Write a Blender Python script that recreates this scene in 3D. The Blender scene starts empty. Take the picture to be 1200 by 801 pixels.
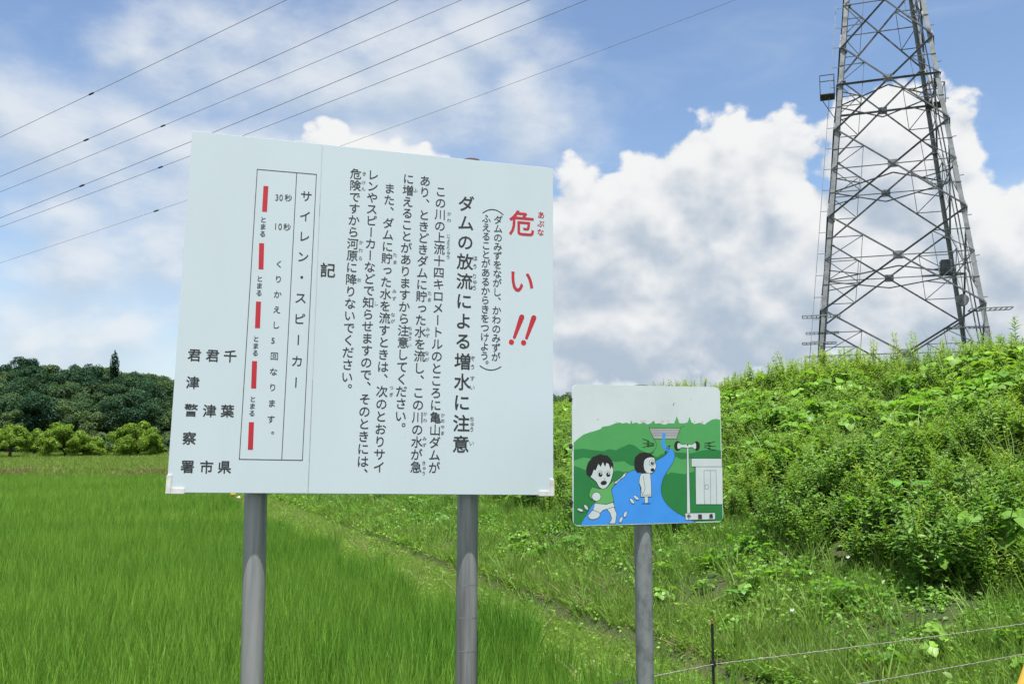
EXPOSURE, SKY, CLOUD, SUN = 0.9, .095, .50, 4.8
import bpy, bmesh, math, random
import numpy as np
from mathutils import Vector, Matrix, Euler
R = math.radians
rng = np.random.default_rng(7)
random.seed(7)
SC = bpy.context.scene
COL = SC.collection

# ---------------------------------------------------------------- camera
cam = bpy.data.cameras.new('camera'); cam.sensor_width = 36; cam.lens = 1042/1200*36
cam.clip_start = .05; cam.clip_end = 3000
cam_o = bpy.data.objects.new('camera', cam); COL.objects.link(cam_o)
cam_o.location = (0, 0, 1.6); cam_o.rotation_euler = (R(90+6.27), 0, 0)
SC.camera = cam_o

# ---------------------------------------------------------------- exposure, render
SC.view_settings.view_transform = 'Standard'; SC.view_settings.look = 'None'
SC.view_settings.gamma = 1; SC.view_settings.exposure = EXPOSURE; SC.view_settings.use_curve_mapping = False
SC.render.engine = 'CYCLES'
cy = SC.cycles
cy.use_denoising = True
cy.use_adaptive_sampling = True; cy.adaptive_threshold = .02
cy.max_bounces = 6; cy.diffuse_bounces = 3; cy.glossy_bounces = 2; cy.transmission_bounces = 3; cy.transparent_max_bounces = 6
cy.caustics_reflective = False; cy.caustics_refractive = False

# ---------------------------------------------------------------- node helper
class NT:
    def __init__(s, tree): s.t = tree
    def n(s, typ, **kw):
        nd = s.t.nodes.new(typ)
        for k, v in kw.items(): setattr(nd, k, v)
        return nd
    def put(s, sock, v):
        if v is None: return
        if isinstance(v, bpy.types.NodeSocket): s.t.links.new(v, sock)
        else: sock.default_value = v
    def m(s, op, a, b=None, c=None, clamp=False):
        nd = s.n('ShaderNodeMath', operation=op, use_clamp=clamp)
        for i, v in enumerate((a, b, c)): s.put(nd.inputs[i], v)
        return nd.outputs[0]
    def v(s, op, a, b=None, scale=None):
        nd = s.n('ShaderNodeVectorMath', operation=op)
        s.put(nd.inputs[0], a); s.put(nd.inputs[1], b)
        if scale is not None: s.put(nd.inputs['Scale'], scale)
        return nd.outputs['Value'] if op in ('LENGTH', 'DOT_PRODUCT') else nd.outputs[0]
    def noise(s, vec, scale, detail=5, rough=.55, dist=0.0):
        nd = s.n('ShaderNodeTexNoise'); s.put(nd.inputs['Vector'], vec)
        nd.inputs['Scale'].default_value = scale; nd.inputs['Detail'].default_value = detail
        nd.inputs['Roughness'].default_value = rough; nd.inputs['Distortion'].default_value = dist
        return nd.outputs['Fac'], nd.outputs['Color']
    def ss(s, x, a, b, lo=0.0, hi=1.0):
        nd = s.n('ShaderNodeMapRange', interpolation_type='SMOOTHSTEP'); s.put(nd.inputs[0], x)
        for i, q in enumerate((a, b, lo, hi)): nd.inputs[i+1].default_value = q
        return nd.outputs[0]
    def mix(s, f, a, b, typ='MIX'):
        nd = s.n('ShaderNodeMix', data_type='RGBA', blend_type=typ)
        s.put(nd.inputs[0], f); s.put(nd.inputs[6], a); s.put(nd.inputs[7], b)
        return nd.outputs[2]
def c4(c): return (c[0], c[1], c[2], 1)

# ---------------------------------------------------------------- sky
SUN_EL, SUN_AZ = 77.5, 172.0          # degrees; azimuth from +Y towards +X
w = bpy.data.worlds.new('World'); SC.world = w; w.use_nodes = True
w.cycles.sampling_method = 'MANUAL'; w.cycles.sample_map_resolution = 512
T = NT(w.node_tree); T.t.nodes.clear()
CUM= [(5.57,11.73,6.62,6.21,1),(9.47,14.3,4.91,4.51,1),(13.54,15.15,4.52,5.72,1),(16.67,14.42,3.87,5.76,1),(14.19,9.84,7.82,7.39,1),(7.71,6.79,7.04,3.81,1),(19.32,10.1,5.45,5.66,1),(23.44,15.33,4.75,4.67,1),(26.5,15.93,2.49,3.58,1),(27.47,12.91,3.32,3.37,1),(26.78,8.09,6.2,5.87,1),(30.38,10.67,3.75,3.53,1),(-10.04,15.34,5.72,3.95,1),(-6.18,15.74,2.78,3.08,1),(1.1,5.2,6.05,3.29,1),(35.52,10.53,4.46,4.89,1),(41.2,7.67,4.75,4.96,1)]
SOFT= [(11.96,4.55,11.48,2.42,1),(22.03,4.82,7.57,2.55,1),(-28.78,12.76,5.61,3.8,1),(-21.33,22.87,3.48,2.35,1),(-26.68,6.12,4.86,3.68,1),(-29.71,6.19,3.34,3.58,1),(-27.79,10.45,5.25,3.38,1),(-22.46,3.79,4.23,2.28,1),(-34.86,6.08,4.48,4.06,1),(-15.1,22.64,9.01,4.64,1),(-7.39,22.19,9.47,5.28,1),(-0.57,24.86,5.72,3.45,1),(-17.46,14.88,9.67,4.61,1),(-22.33,11.93,6.22,3.52,1),(-24.93,7.21,5.47,2.99,1),(-11.19,18.41,7.6,2.58,1),(-28.14,17.13,6.61,5.13,1),(2.27,20.29,5.1,3.62,1),(-36.64,16.1,5.5,5.14,1),(29.43,8.85,5.07,4.77,1),(-16.27,9.74,7.67,5.24,1)]

def cloud_group():
    g = bpy.data.node_groups.new('cloud_density', 'ShaderNodeTree')
    g.interface.new_socket('D', in_out='INPUT', socket_type='NodeSocketVector')
    g.interface.new_socket('Cumulus', in_out='OUTPUT', socket_type='NodeSocketFloat')
    g.interface.new_socket('Soft', in_out='OUTPUT', socket_type='NodeSocketFloat')
    q = NT(g); gi = q.n('NodeGroupInput'); go = q.n('NodeGroupOutput'); D = gi.outputs[0]
    sp = q.n('ShaderNodeSeparateXYZ'); q.put(sp.inputs[0], D)
    az = q.m('MULTIPLY', q.m('ARCTAN2', sp.outputs[0], sp.outputs[1]), 57.2958)
    el = q.m('MULTIPLY', q.m('ARCSINE', sp.outputs[2]), 57.2958)
    cb = q.n('ShaderNodeCombineXYZ'); q.put(cb.inputs[0], az); q.put(cb.inputs[1], el); P = cb.outputs[0]
    Ds = q.v('MULTIPLY', D, (1, 1, 1.25))
    _, wc = q.noise(Ds, 9, 2, .5)
    wv = q.v('MULTIPLY', q.v('SUBTRACT', wc, (.5, .5, .5)), (7, 5, 0))
    Pc = q.v('ADD', P, wv)
    _, wc2 = q.noise(Ds, 5, 3, .6)
    Ps = q.v('ADD', P, q.v('MULTIPLY', q.v('SUBTRACT', wc2, (.5, .5, .5)), (14, 9, 0)))
    def field(P, blobs):
        acc = None
        for a, e, ra, re, wt in blobs:
            l = q.v('LENGTH', q.v('MULTIPLY', q.v('SUBTRACT', P, (a, e, 0)), (1/ra, 1/re, 0)))
            x = q.m('SUBTRACT', 1.0, l)
            if acc is None: acc = x
            else:
                nd = q.n('ShaderNodeMath', operation='SMOOTH_MAX'); q.put(nd.inputs[0], acc); q.put(nd.inputs[1], x); nd.inputs[2].default_value = .25
                acc = nd.outputs[0]
        return acc
    wide, _ = q.noise(Ds, 2.3, 3, .5)
    behind = q.ss(sp.outputs[1], .3, -.1)              # more of the same sky away from the view
    wide = q.m('SUBTRACT', q.m('MULTIPLY', q.m('MULTIPLY', q.m('SUBTRACT', wide, .42), 4.0), behind), q.m('MULTIPLY', q.m('SUBTRACT', 1.0, behind), 9.0))
    fc, _ = q.noise(Ds, 17, 5, .6)
    bil = q.n('ShaderNodeTexVoronoi', feature='SMOOTH_F1'); q.put(bil.inputs['Vector'], q.v('ADD', Ds, q.v('SCALE', wc, None, .08))); bil.inputs['Scale'].default_value = 24
    bil.inputs['Smoothness'].default_value = .6
    bi2 = q.n('ShaderNodeTexVoronoi', feature='SMOOTH_F1'); q.put(bi2.inputs['Vector'], q.v('ADD', Ds, q.v('SCALE', wc2, None, .05))); bi2.inputs['Scale'].default_value = 62
    bi2.inputs['Smoothness'].default_value = .5
    puff = q.m('ADD', q.m('MULTIPLY', q.m('SUBTRACT', .45, bil.outputs['Distance']), .42), q.m('MULTIPLY', q.m('SUBTRACT', .45, bi2.outputs['Distance']), .20))
    cum = q.m('ADD', q.m('MAXIMUM', field(Pc, CUM), wide), q.m('ADD', q.m('MULTIPLY', q.m('SUBTRACT', fc, .5), .9), puff))
    fs, _ = q.noise(q.v('MULTIPLY', D, (1, 1, 2.0)), 7, 6, .62)
    sof = q.m('ADD', q.m('MAXIMUM', field(Ps, SOFT), wide), q.m('MULTIPLY', q.m('SUBTRACT', fs, .5), 1.8))
    q.put(go.inputs[0], cum); q.put(go.inputs[1], sof)
    return g
grp = cloud_group()
tc = T.n('ShaderNodeTexCoord'); D = T.v('NORMALIZE', tc.outputs['Generated'])
g0 = T.n('ShaderNodeGroup'); g0.node_tree = grp; T.put(g0.inputs[0], D)
g1 = T.n('ShaderNodeGroup'); g1.node_tree = grp; T.put(g1.inputs[0], T.v('ADD', D, (.010, -.004, .026)))
spD = T.n('ShaderNodeSeparateXYZ'); T.put(spD.inputs[0], D)
dc, ds = g0.outputs[0], g0.outputs[1]
a_c = T.ss(dc, -.02, .15)
lit = T.m('ADD', T.m('MULTIPLY', T.m('SUBTRACT', dc, g1.outputs[0]), .86), .545)
deep = T.ss(dc, .25, 1.0, 0, .27)
low = T.ss(spD.outputs[2], .17, .06, 0, .20)
lit = T.m('SUBTRACT', T.m('SUBTRACT', lit, deep), low, clamp=True)
ccol = T.mix(T.ss(lit, .0, .86), (.49, .585, .70, 1), (.97, .975, .98, 1))
a_s = T.m('MULTIPLY', T.ss(ds, -.45, .90), .86)
slit = T.m('ADD', T.m('MULTIPLY', T.m('SUBTRACT', ds, g1.outputs[1]), .7), .56, clamp=True)
scol = T.mix(T.ss(slit, .2, .95), (.60, .70, .82, 1), (.87, .91, .95, 1))
veil, _ = T.noise(T.v('MULTIPLY', D, (1.0, 1.0, 3.2)), 3.4, 5, .62, .6)
a_v = T.ss(veil, .47, .82, .0, .26)
hz = T.ss(spD.outputs[2], .13, .0, 0, .62)
sky = T.n('ShaderNodeTexSky', sky_type='NISHITA'); sky.sun_disc = False
sky.sun_elevation = R(SUN_EL); sky.sun_rotation = R(SUN_AZ); sky.altitude = 50; sky.air_density = 1.0; sky.dust_density = .6; sky.ozone_density = 2.2
bg_sky = T.n('ShaderNodeBackground'); T.put(bg_sky.inputs[0], sky.outputs[0]); bg_sky.inputs[1].default_value = SKY
def over(base, alpha, col, strength):
    b = T.n('ShaderNodeBackground'); T.put(b.inputs[0], col); b.inputs[1].default_value = strength
    mx = T.n('ShaderNodeMixShader'); T.put(mx.inputs[0], alpha); T.put(mx.inputs[1], base); T.put(mx.inputs[2], b.outputs[0])
    return mx.outputs[0]
s = over(bg_sky.outputs[0], a_v, (.74, .83, .93, 1), CLOUD)
s = over(s, hz, (.66, .77, .88, 1), CLOUD)
s = over(s, a_s, scol, CLOUD)
s = over(s, a_c, ccol, CLOUD)
wo = T.n('ShaderNodeOutputWorld'); T.put(wo.inputs[0], s)

# ---------------------------------------------------------------- sun
sl = bpy.data.lights.new('sun', 'SUN'); sl.energy = SUN; sl.angle = R(.53); sl.color = (1, .955, .88)
so = bpy.data.objects.new('sun', sl); COL.objects.link(so)
sd = Vector((math.sin(R(SUN_AZ))*math.cos(R(SUN_EL)), math.cos(R(SUN_AZ))*math.cos(R(SUN_EL)), math.sin(R(SUN_EL))))
so.rotation_euler = sd.to_track_quat('Z', 'Y').to_euler(); so.location = sd*60


# ================================================================ materials
def mat(name): 
    m = bpy.data.materials.new(name); m.use_nodes = True
    t = NT(m.node_tree); t.t.nodes.clear(); o = t.n('ShaderNodeOutputMaterial'); return m, t, o
def pbsdf(t, col, rough=.5, spec=.5, metal=0.0):
    b = t.n('ShaderNodeBsdfPrincipled'); t.put(b.inputs['Base Color'], c4(col) if isinstance(col, tuple) and len(col) == 3 else col)
    t.put(b.inputs['Roughness'], rough); b.inputs['Specular IOR Level'].default_value = spec; t.put(b.inputs['Metallic'], metal); return b
def plain(name, col, rough=.5, spec=.5, metal=0.0, var=.12, scale=14.0, stretch=(1, 1, 1), bump=0.0, col2=None):
    m, t, o = mat(name); tc = t.n('ShaderNodeTexCoord'); vec = t.v('MULTIPLY', tc.outputs['Object'], stretch)
    f, _ = t.noise(vec, scale, 6, .6)
    c2 = col2 or tuple(max(0, q*(1-2.2*var)) for q in col)
    cc = t.mix(t.ss(f, .38, .72), c4(col), c4(c2))
    b = pbsdf(t, cc, rough, spec, metal)
    if bump:
        bp = t.n('ShaderNodeBump'); bp.inputs['Strength'].default_value = bump; bp.inputs['Distance'].default_value = .01; t.put(bp.inputs['Height'], f); t.put(b.inputs['Normal'], bp.outputs[0])
    t.put(o.inputs[0], b.outputs[0]); return m
def leafy(name, c1, c2, trans=.35, rough=.5, spec=.35, var=.35, tcol=None):
    """two-sided foliage: base colour between c1 and c2 by the plant's own tint, each leaf a little different"""
    m, t, o = mat(name)
    at = t.n('ShaderNodeAttribute', attribute_type='INSTANCER', attribute_name='tint')
    ge = t.n('ShaderNodeNewGeometry')
    k = t.m('ADD', at.outputs['Fac'], t.m('MULTIPLY', t.m('SUBTRACT', ge.outputs['Random Per Island'], .5), .5), clamp=True)
    cc = t.mix(k, c4(c1), c4(c2))
    hv = t.n('ShaderNodeHueSaturation'); t.put(hv.inputs['Color'], cc)
    r2 = t.n('ShaderNodeTexWhiteNoise', noise_dimensions='1D'); t.put(r2.inputs['W'], t.m('MULTIPLY', ge.outputs['Random Per Island'], 91.7))
    t.put(hv.inputs['Value'], t.m('ADD', t.m('MULTIPLY', r2.outputs[0], 2*var), 1-var))
    t.put(hv.inputs['Hue'], t.m('ADD', t.m('MULTIPLY', t.m('SUBTRACT', ge.outputs['Random Per Island'], .5), .025), .5))
    b = pbsdf(t, hv.outputs[0], rough, spec)
    tr = t.n('ShaderNodeBsdfTranslucent'); t.put(tr.inputs[0], t.mix(1.0, hv.outputs[0], c4(tcol or (1.25, 1.3, .55)), 'MULTIPLY'))
    mx = t.n('ShaderNodeMixShader'); mx.inputs[0].default_value = trans; t.put(mx.inputs[1], b.outputs[0]); t.put(mx.inputs[2], tr.outputs[0])
    t.put(o.inputs[0], mx.outputs[0]); return m

M = {}
M['rice'] = leafy('rice_leaf', (.105, .265, .034), (.240, .390, .066), .42, .5, .2, .45)
M['weed'] = leafy('weed_leaf', (.150, .285, .040), (.330, .410, .066), .43, .5, .25, .32)
M['mug'] = leafy('mugwort_leaf', (.130, .265, .052), (.280, .390, .085), .42, .52, .25, .30)
M['kudzu'] = leafy('kudzu_leaf', (.110, .275, .038), (.270, .420, .058), .44, .44, .4, .30)
M['bush'] = leafy('bush_leaf', (.112, .245, .036), (.250, .370, .058), .38, .45, .35, .38)
M['grass'] = leafy('grass_blade', (.120, .235, .044), (.260, .345, .085), .38, .5, .2, .38)
M['susuki'] = leafy('tall_grass_blade', (.130, .230, .060), (.25, .33, .12), .36, .42, .4, .3)
M['straw'] = leafy('dead_straw', (.20, .15, .09), (.30, .24, .15), .15, .7, .2, .3, (1.1, 1, .8))
M['wood'] = leafy('forest_leaf', (.020, .060, .034), (.092, .150, .056), .25, .6, .15, .40)
M['orch'] = leafy('orchard_leaf', (.150, .260, .036), (.360, .400, .052), .40, .5, .2, .35)
M['stem'] = plain('green_stem', (.10, .13, .05), .6, .3)
M['bark'] = plain('bark', (.085, .065, .048), .9, .2, 0, .25, 6, (1, 1, .3), .5)
M['galv'] = plain('galvanised_steel', (.36, .368, .395), .42, .5, .45, .26, 18, (1, 1, .05), .04)
M['galv2'] = plain('dull_galvanised_steel', (.26, .285, .305), .55, .5, .25, .2, 26, (1, 1, .6), .12)
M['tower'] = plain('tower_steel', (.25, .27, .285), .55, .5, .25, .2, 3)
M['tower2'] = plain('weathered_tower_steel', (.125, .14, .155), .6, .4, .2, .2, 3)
M['dark'] = plain('dark_metal', (.05, .045, .045), .6, .4)
M['cap'] = plain('rusty_cap', (.055, .035, .03), .8, .3)
M['board'] = plain('white_enamel_board', (.515, .605, .668), .34, .5, 0, .018, 3, (1, 1, .3))
M['board2'] = plain('weathered_white_board', (.62, .705, .745), .38, .5, 0, .04, 5)
M['trim'] = plain('white_painted_trim', (.66, .67, .665), .45, .5, 0, .12, 30)
M['ink'] = plain('black_lettering', (.028, .03, .034), .5, .4, 0, .1)
M['ink2'] = plain('faded_lettering', (.13, .145, .155), .5, .4, 0, .1)
M['ink3'] = plain('grey_lettering', (.06, .065, .07), .5, .4, 0, .1)
M['red'] = plain('red_lettering', (.45, .022, .036), .5, .4, 0, .05)
M['wire'] = plain('power_wire', (.14, .15, .17), .6, .3)
M['fwire'] = plain('fence_wire', (.26, .25, .24), .6, .4, 0, .3, 60)
M['blackp'] = plain('black_plastic', (.018, .018, .02), .5, .4)
M['yellow'] = plain('yellow_paint', (.80, .50, .07), .45, .5, 0, .06, 20)
M['yel2'] = plain('yellow_plastic', (.75, .55, .05), .5, .4)
M['cream'] = plain('cream_plastic', (.78, .74, .5), .5, .4)
M['petal'] = plain('white_petal', (.8, .8, .78), .6, .2)
PC = {'g': (.085, .36, .115), 'd': (.025, .205, .060), 'b': (.055, .300, .86), 'k': (.02, .02, .022), 'w': (.58, .66, .69),
      's': (.38, .40, .41), 'e': (.12, .41, .13), 'p': (.60, .50, .52), 'l': (.03, .16, .45)}
for k, c in PC.items(): M['pic_'+k] = plain('picture_paint_'+k, c, .42, .4, 0, .04, 12)

# ================================================================ object helpers
def tag(o, label=None, cat=None, group=None, kind=None):
    for k, v in (('label', label), ('category', cat), ('group', group), ('kind', kind)):
        if v: o[k] = v
    return o
def link(o, parent=None, mats=None):
    COL.objects.link(o)
    if parent: o.parent = parent
    return o
def mesh_obj(name, V, F, m, parent=None, smooth=False, linked=True, mi=None):
    me = bpy.data.meshes.new(name); me.from_pydata([tuple(v) for v in V], [], [tuple(f) for f in F])
    for q in (m if isinstance(m, (list, tuple)) else [m]): me.materials.append(q)
    if mi is not None: me.polygons.foreach_set('material_index', mi)
    if smooth: me.polygons.foreach_set('use_smooth', [True]*len(me.polygons))
    me.update(); o = bpy.data.objects.new(name, me)
    if linked: link(o, parent)
    return o
def empty(name, loc, mtx=None):
    o = bpy.data.objects.new(name, None); COL.objects.link(o); o.empty_display_size = .2
    if mtx is not None: o.matrix_world = mtx
    else: o.location = loc
    return o
class MB:
    """collects shapes for ONE mesh object"""
    def __init__(s): s.V = []; s.F = []; s.I = []; s.mi = 0
    def add(s, V, F):
        b = len(s.V); s.V += [tuple(v) for v in V]; s.F += [tuple(i+b for i in f) for f in F]; s.I += [s.mi]*len(F)
    def box(s, lo, hi, bev=0.0):
        bm = bmesh.new(); bmesh.ops.create_cube(bm, size=1)
        for v in bm.verts: v.co = Vector(((lo[i]+hi[i])/2+v.co[i]*(hi[i]-lo[i]) for i in range(3)))
        if bev: bmesh.ops.bevel(bm, geom=bm.edges[:], offset=bev, segments=2, affect='EDGES')
        bm.verts.index_update(); s.add([v.co[:] for v in bm.verts], [[v.index for v in f.verts] for f in bm.faces]); bm.free()
    def bar(s, a, b, w, h=None, up=(0, 0, 1)):
        a = Vector(a); b = Vector(b); d = (b-a).normalized(); u = Vector(up)
        if abs(d.dot(u)) > .97: u = Vector((0, 1, 0))
        x = d.cross(u).normalized()*w/2; y = x.cross(d).normalized()*(h or w)/2
        s.add([a-x-y, a+x-y, a+x+y, a-x+y, b-x-y, b+x-y, b+x+y, b-x+y], [(3, 2, 1, 0), (4, 5, 6, 7), (0, 1, 5, 4), (1, 2, 6, 5), (2, 3, 7, 6), (3, 0, 4, 7)])
    def angle(s, a, b, w, t, n1, n2):
        """steel angle section: two thin flanges along n1 and n2"""
        a = Vector(a); b = Vector(b); n1 = Vector(n1).normalized(); n2 = Vector(n2).normalized()
        pr = [Vector((0, 0, 0)), n1*w, n1*w+n2*t, n1*t+n2*t, n1*t+n2*w, n2*w]
        V = [a+p for p in pr]+[b+p for p in pr]
        s.add(V, [(i, (i+1) % 6, 6+(i+1) % 6, 6+i) for i in range(6)]+[(5, 4, 3, 2, 1, 0), (6, 7, 8, 9, 10, 11)])
    def tube(s, P, r, n=8, caps=True):
        P = [Vector(p) for p in P]; k = len(P); r = r if isinstance(r, (list, tuple)) else [r]*k; V = []; F = []
        for i, p in enumerate(P):
            d = (P[min(i+1, k-1)]-P[max(i-1, 0)]).normalized(); u = Vector((0, 0, 1)) if abs(d.z) < .9 else Vector((0, 1, 0))
            x = d.cross(u).normalized(); y = x.cross(d)
            for j in range(n): V.append(p+(x*math.cos(2*math.pi*j/n)+y*math.sin(2*math.pi*j/n))*r[i])
        for i in range(k-1):
            for j in range(n): F.append((i*n+j, i*n+(j+1) % n, (i+1)*n+(j+1) % n, (i+1)*n+j))
        if caps: F += [tuple(range(n))[::-1], tuple(range((k-1)*n, k*n))]
        s.add(V, F)
    def build(s, name, m, parent=None, smooth=False):
        o = mesh_obj(name, s.V, s.F, m, parent, False, True, s.I)
        if smooth:
            o.data.polygons.foreach_set('use_smooth', [True]*len(o.data.polygons)); o.data.set_sharp_from_angle(angle=R(40))
        return o

# ================================================================ plant shapes (numpy arrays of leaves and blades)
def nrm(a): return a/np.maximum(np.linalg.norm(a, axis=-1, keepdims=True), 1e-9)
def rand_dir(n, zlo=-1, zhi=1):
    z = rng.uniform(zlo, zhi, n); a = rng.uniform(0, 2*np.pi, n); r = np.sqrt(1-z*z); return np.stack([r*np.cos(a), r*np.sin(a), z], 1)
class PL:
    def __init__(s): s.V = []; s.F = []; s.I = []; s.k = 0; s.mi = 0
    def leaves(s, base, d, up, L, W, fold=.18, droop=.15, mid=.42):
        """ovate leaves folded on the midrib: 7 points, 4 faces each"""
        n = len(base); d = nrm(d); side = nrm(np.cross(d, up)+1e-6); nn = np.cross(side, d)
        L = np.broadcast_to(L, n)[:, None]; W = np.broadcast_to(W, n)[:, None]
        P = [base, base+d*L*.5-nn*L*droop*.2, base+d*L*.95-nn*L*droop]
        l1 = base+d*L*mid*.75+side*W*.5+nn*W*fold-nn*L*droop*.1; r1 = base+d*L*mid*.75-side*W*.5+nn*W*fold-nn*L*droop*.1
        l2 = base+d*L*.72+side*W*.34+nn*W*fold*.7-nn*L*droop*.5; r2 = base+d*L*.72-side*W*.34+nn*W*fold*.7-nn*L*droop*.5
        V = np.stack([P[0], P[1], P[2], l1, l2, r1, r2], 1).reshape(-1, 3)
        o = s.k+np.arange(n)[:, None]*7
        F = np.concatenate([o+np.array([[0, 1, 4, 3]]), o+np.array([[1, 2, 4, 4]])*1, o+np.array([[0, 5, 6, 1]]), o+np.array([[1, 6, 2, 2]])*1], 0)
        s._push(V, F)
    def blades(s, base, d, L, W, bend, seg=3, side=None):
        """grass blades: tapering strips that bend over towards bend (n,3)"""
        n = len(base); d = nrm(d); L = np.broadcast_to(L, n)[:, None]; W = np.broadcast_to(W, n)[:, None]
        if side is None: side = nrm(np.cross(d, rand_dir(n, -.3, .3)))
        rows = []
        for i in range(seg+1):
            t = i/seg; c = base+d*L*t+bend*L*t*t
            wd = W*.5*(1-.12*abs(t-.35)-max(0, t-.35)/.65*.88)
            rows += [c-side*wd, c+side*wd]
        V = np.stack(rows, 1).reshape(-1, 3); k = 2*(seg+1); o = s.k+np.arange(n)[:, None]*k
        F = np.concatenate([o+np.array([[2*i, 2*i+1, 2*i+3, 2*i+2]]) for i in range(seg)], 0)
        s._push(V, F)
    def quads(s, c, nrmv, size, asp=1.0):
        n = len(c); nv = nrm(nrmv); a = nrm(np.cross(nv, rand_dir(n))); b = np.cross(nv, a); size = np.broadcast_to(size, n)[:, None]
        bend = nv*size*.25
        V = np.stack([c-a*size*.5*asp-bend, c-b*size*.38, c+a*size*.5*asp-bend, c+b*size*.38], 1).reshape(-1, 3)
        o = s.k+np.arange(n)[:, None]*4
        s._push(V, o+np.array([[0, 1, 2, 3]]))
    def tube(s, P, r, n=5):
        mb = MB(); mb.tube(P, r, n); V = np.array(mb.V); F = [f for f in mb.F if len(f) == 4]
        s._push(V, np.array(F)+s.k)
    def _push(s, V, F):
        s.V.append(V); s.F.append(F); s.I.append(np.full(len(F), s.mi)); s.k += len(V)
    def mesh(s, name, mats):
        V = np.concatenate(s.V).astype(np.float32); F = np.concatenate(s.F); I = np.concatenate(s.I)
        tri = F[:, 2] == F[:, 3]
        me = bpy.data.meshes.new(name); cnt = np.where(tri, 3, 4)
        me.vertices.add(len(V)); me.vertices.foreach_set('co', V.ravel())
        flat = np.concatenate([f[:3] if t else f for f, t in zip(F, tri)]) if tri.any() else F.ravel()
        me.loops.add(len(flat)); me.loops.foreach_set('vertex_index', flat.astype(np.int32))
        st = np.concatenate([[0], np.cumsum(cnt)[:-1]]); me.polygons.add(len(F)); me.polygons.foreach_set('loop_start', st.astype(np.int32))
        for q in mats: me.materials.append(q)
        me.polygons.foreach_set('material_index', I.astype(np.int32))
        me.update(calc_edges=True); me.validate(); return me
    def proto(s, name, mats): return bpy.data.objects.new(name, s.mesh(name, mats))
    def obj(s, name, mats, parent=None): return link(bpy.data.objects.new(name, s.mesh(name, mats)), parent)

def scatter(name, P, protos, scale, tint, lean=.08, yaw=None, zs=None):
    """one stuff object: a copy of one of protos on every point of P"""
    n = len(P); me = bpy.data.meshes.new(name); me.vertices.add(n); me.vertices.foreach_set('co', P.astype(np.float32).ravel())
    rot = np.stack([rng.normal(0, lean, n), rng.normal(0, lean, n), rng.uniform(0, 2*np.pi, n) if yaw is None else yaw], 1).astype(np.float32)
    a = me.attributes.new('rot', 'FLOAT_VECTOR', 'POINT'); a.data.foreach_set('vector', rot.ravel())
    sc = np.broadcast_to(scale, n); sv = np.stack([sc, sc, sc*(1 if zs is None else zs)], 1).astype(np.float32)
    a = me.attributes.new('scl', 'FLOAT_VECTOR', 'POINT'); a.data.foreach_set('vector', sv.ravel())
    a = me.attributes.new('idx', 'INT', 'POINT'); a.data.foreach_set('value', rng.integers(0, len(protos), n).astype(np.int32))
    a = me.attributes.new('tint', 'FLOAT', 'POINT'); a.data.foreach_set('value', np.broadcast_to(tint, n).astype(np.float32))
    o = link(bpy.data.objects.new(name, me))
    g = bpy.data.node_groups.new(name, 'GeometryNodeTree')
    g.interface.new_socket('Geometry', in_out='INPUT', socket_type='NodeSocketGeometry'); g.interface.new_socket('Geometry', in_out='OUTPUT', socket_type='NodeSocketGeometry')
    gi = g.nodes.new('NodeGroupInput'); go = g.nodes.new('NodeGroupOutput'); ip = g.nodes.new('GeometryNodeInstanceOnPoints'); L = g.links.new
    def attr(nm, ty):
        q = g.nodes.new('GeometryNodeInputNamedAttribute'); q.data_type = ty; q.inputs['Name'].default_value = nm; return q.outputs['Attribute']
    jn = g.nodes.new('GeometryNodeJoinGeometry')
    for pr in protos:
        oi = g.nodes.new('GeometryNodeObjectInfo'); oi.inputs['Object'].default_value = pr
        gt = g.nodes.new('GeometryNodeGeometryToInstance'); L(oi.outputs['Geometry'], gt.inputs[0]); L(gt.outputs[0], jn.inputs[0])
    L(gi.outputs[0], ip.inputs['Points']); L(jn.outputs[0], ip.inputs['Instance']); ip.inputs['Pick Instance'].default_value = True
    L(attr('idx', 'INT'), ip.inputs['Instance Index']); L(attr('rot', 'FLOAT_VECTOR'), ip.inputs['Rotation']); L(attr('scl', 'FLOAT_VECTOR'), ip.inputs['Scale'])
    L(ip.outputs[0], go.inputs[0])
    md = o.modifiers.new('scatter', 'NODES'); md.node_group = g
    return o

# ================================================================ terrain
DV = np.array([-math.sin(R(23.4)), math.cos(R(23.4))])      # along the embankment
NV = np.array([DV[1], -DV[0]])                              # from the paddy up the embankment
def ss(x, a, b): t = np.clip((x-a)/(b-a), 0, 1); return t*t*(3-2*t)
def bumps(x, y): return (np.sin(x*1.7+y*.6)+np.sin(x*.5-y*1.3+1)+np.sin(x*3.1+y*2.3)*.5)*.05
def H(x, y):
    off = x*NV[0]+y*NV[1]; t = x*DV[0]+y*DV[1]
    lev = np.interp(off, [-400, 4.32, 4.48, 5.2, 12.3, 16, 25, 500], [-.56, -.50, -.14, -.02, 2.52, 2.62, -.1, -.1])
    lev = lev-ss(off, 8, 12)*.24*ss(t, 12, 24)
    lev = lev+bumps(x, y)*ss(off, 4.6, 6.5)*1.0
    base = np.full_like(x, -.56)
    ridge = -.30*ss(off, 3.1, 3.4)*(1-ss(off, 4.2, 4.6))+0*x
    base = base+np.where(off > 3.05, .26*ss(off, 3.05, 3.45), 0)
    far = np.interp(y, [0, 42.5, 46, 62, 150, 165, 230, 300, 600], [0, 0, .55, 1.05, 1.2, 1.6, 1, 1, 1])
    base = base+far
    side = np.interp(x, [-400, -300, -140, -105, -95, -60, -20, 40, 400], [9, 10, 11.2, 11.6, 8.2, 7.8, 5.5, 0, 0])
    base = base+side*ss(y, 160, 225)
    z = np.maximum(lev, base)
    near = 1-ss(y, 5.2, 5.95)                                # the road side the signs stand on
    return z+(np.maximum(z, 0.0)-z)*near
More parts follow.
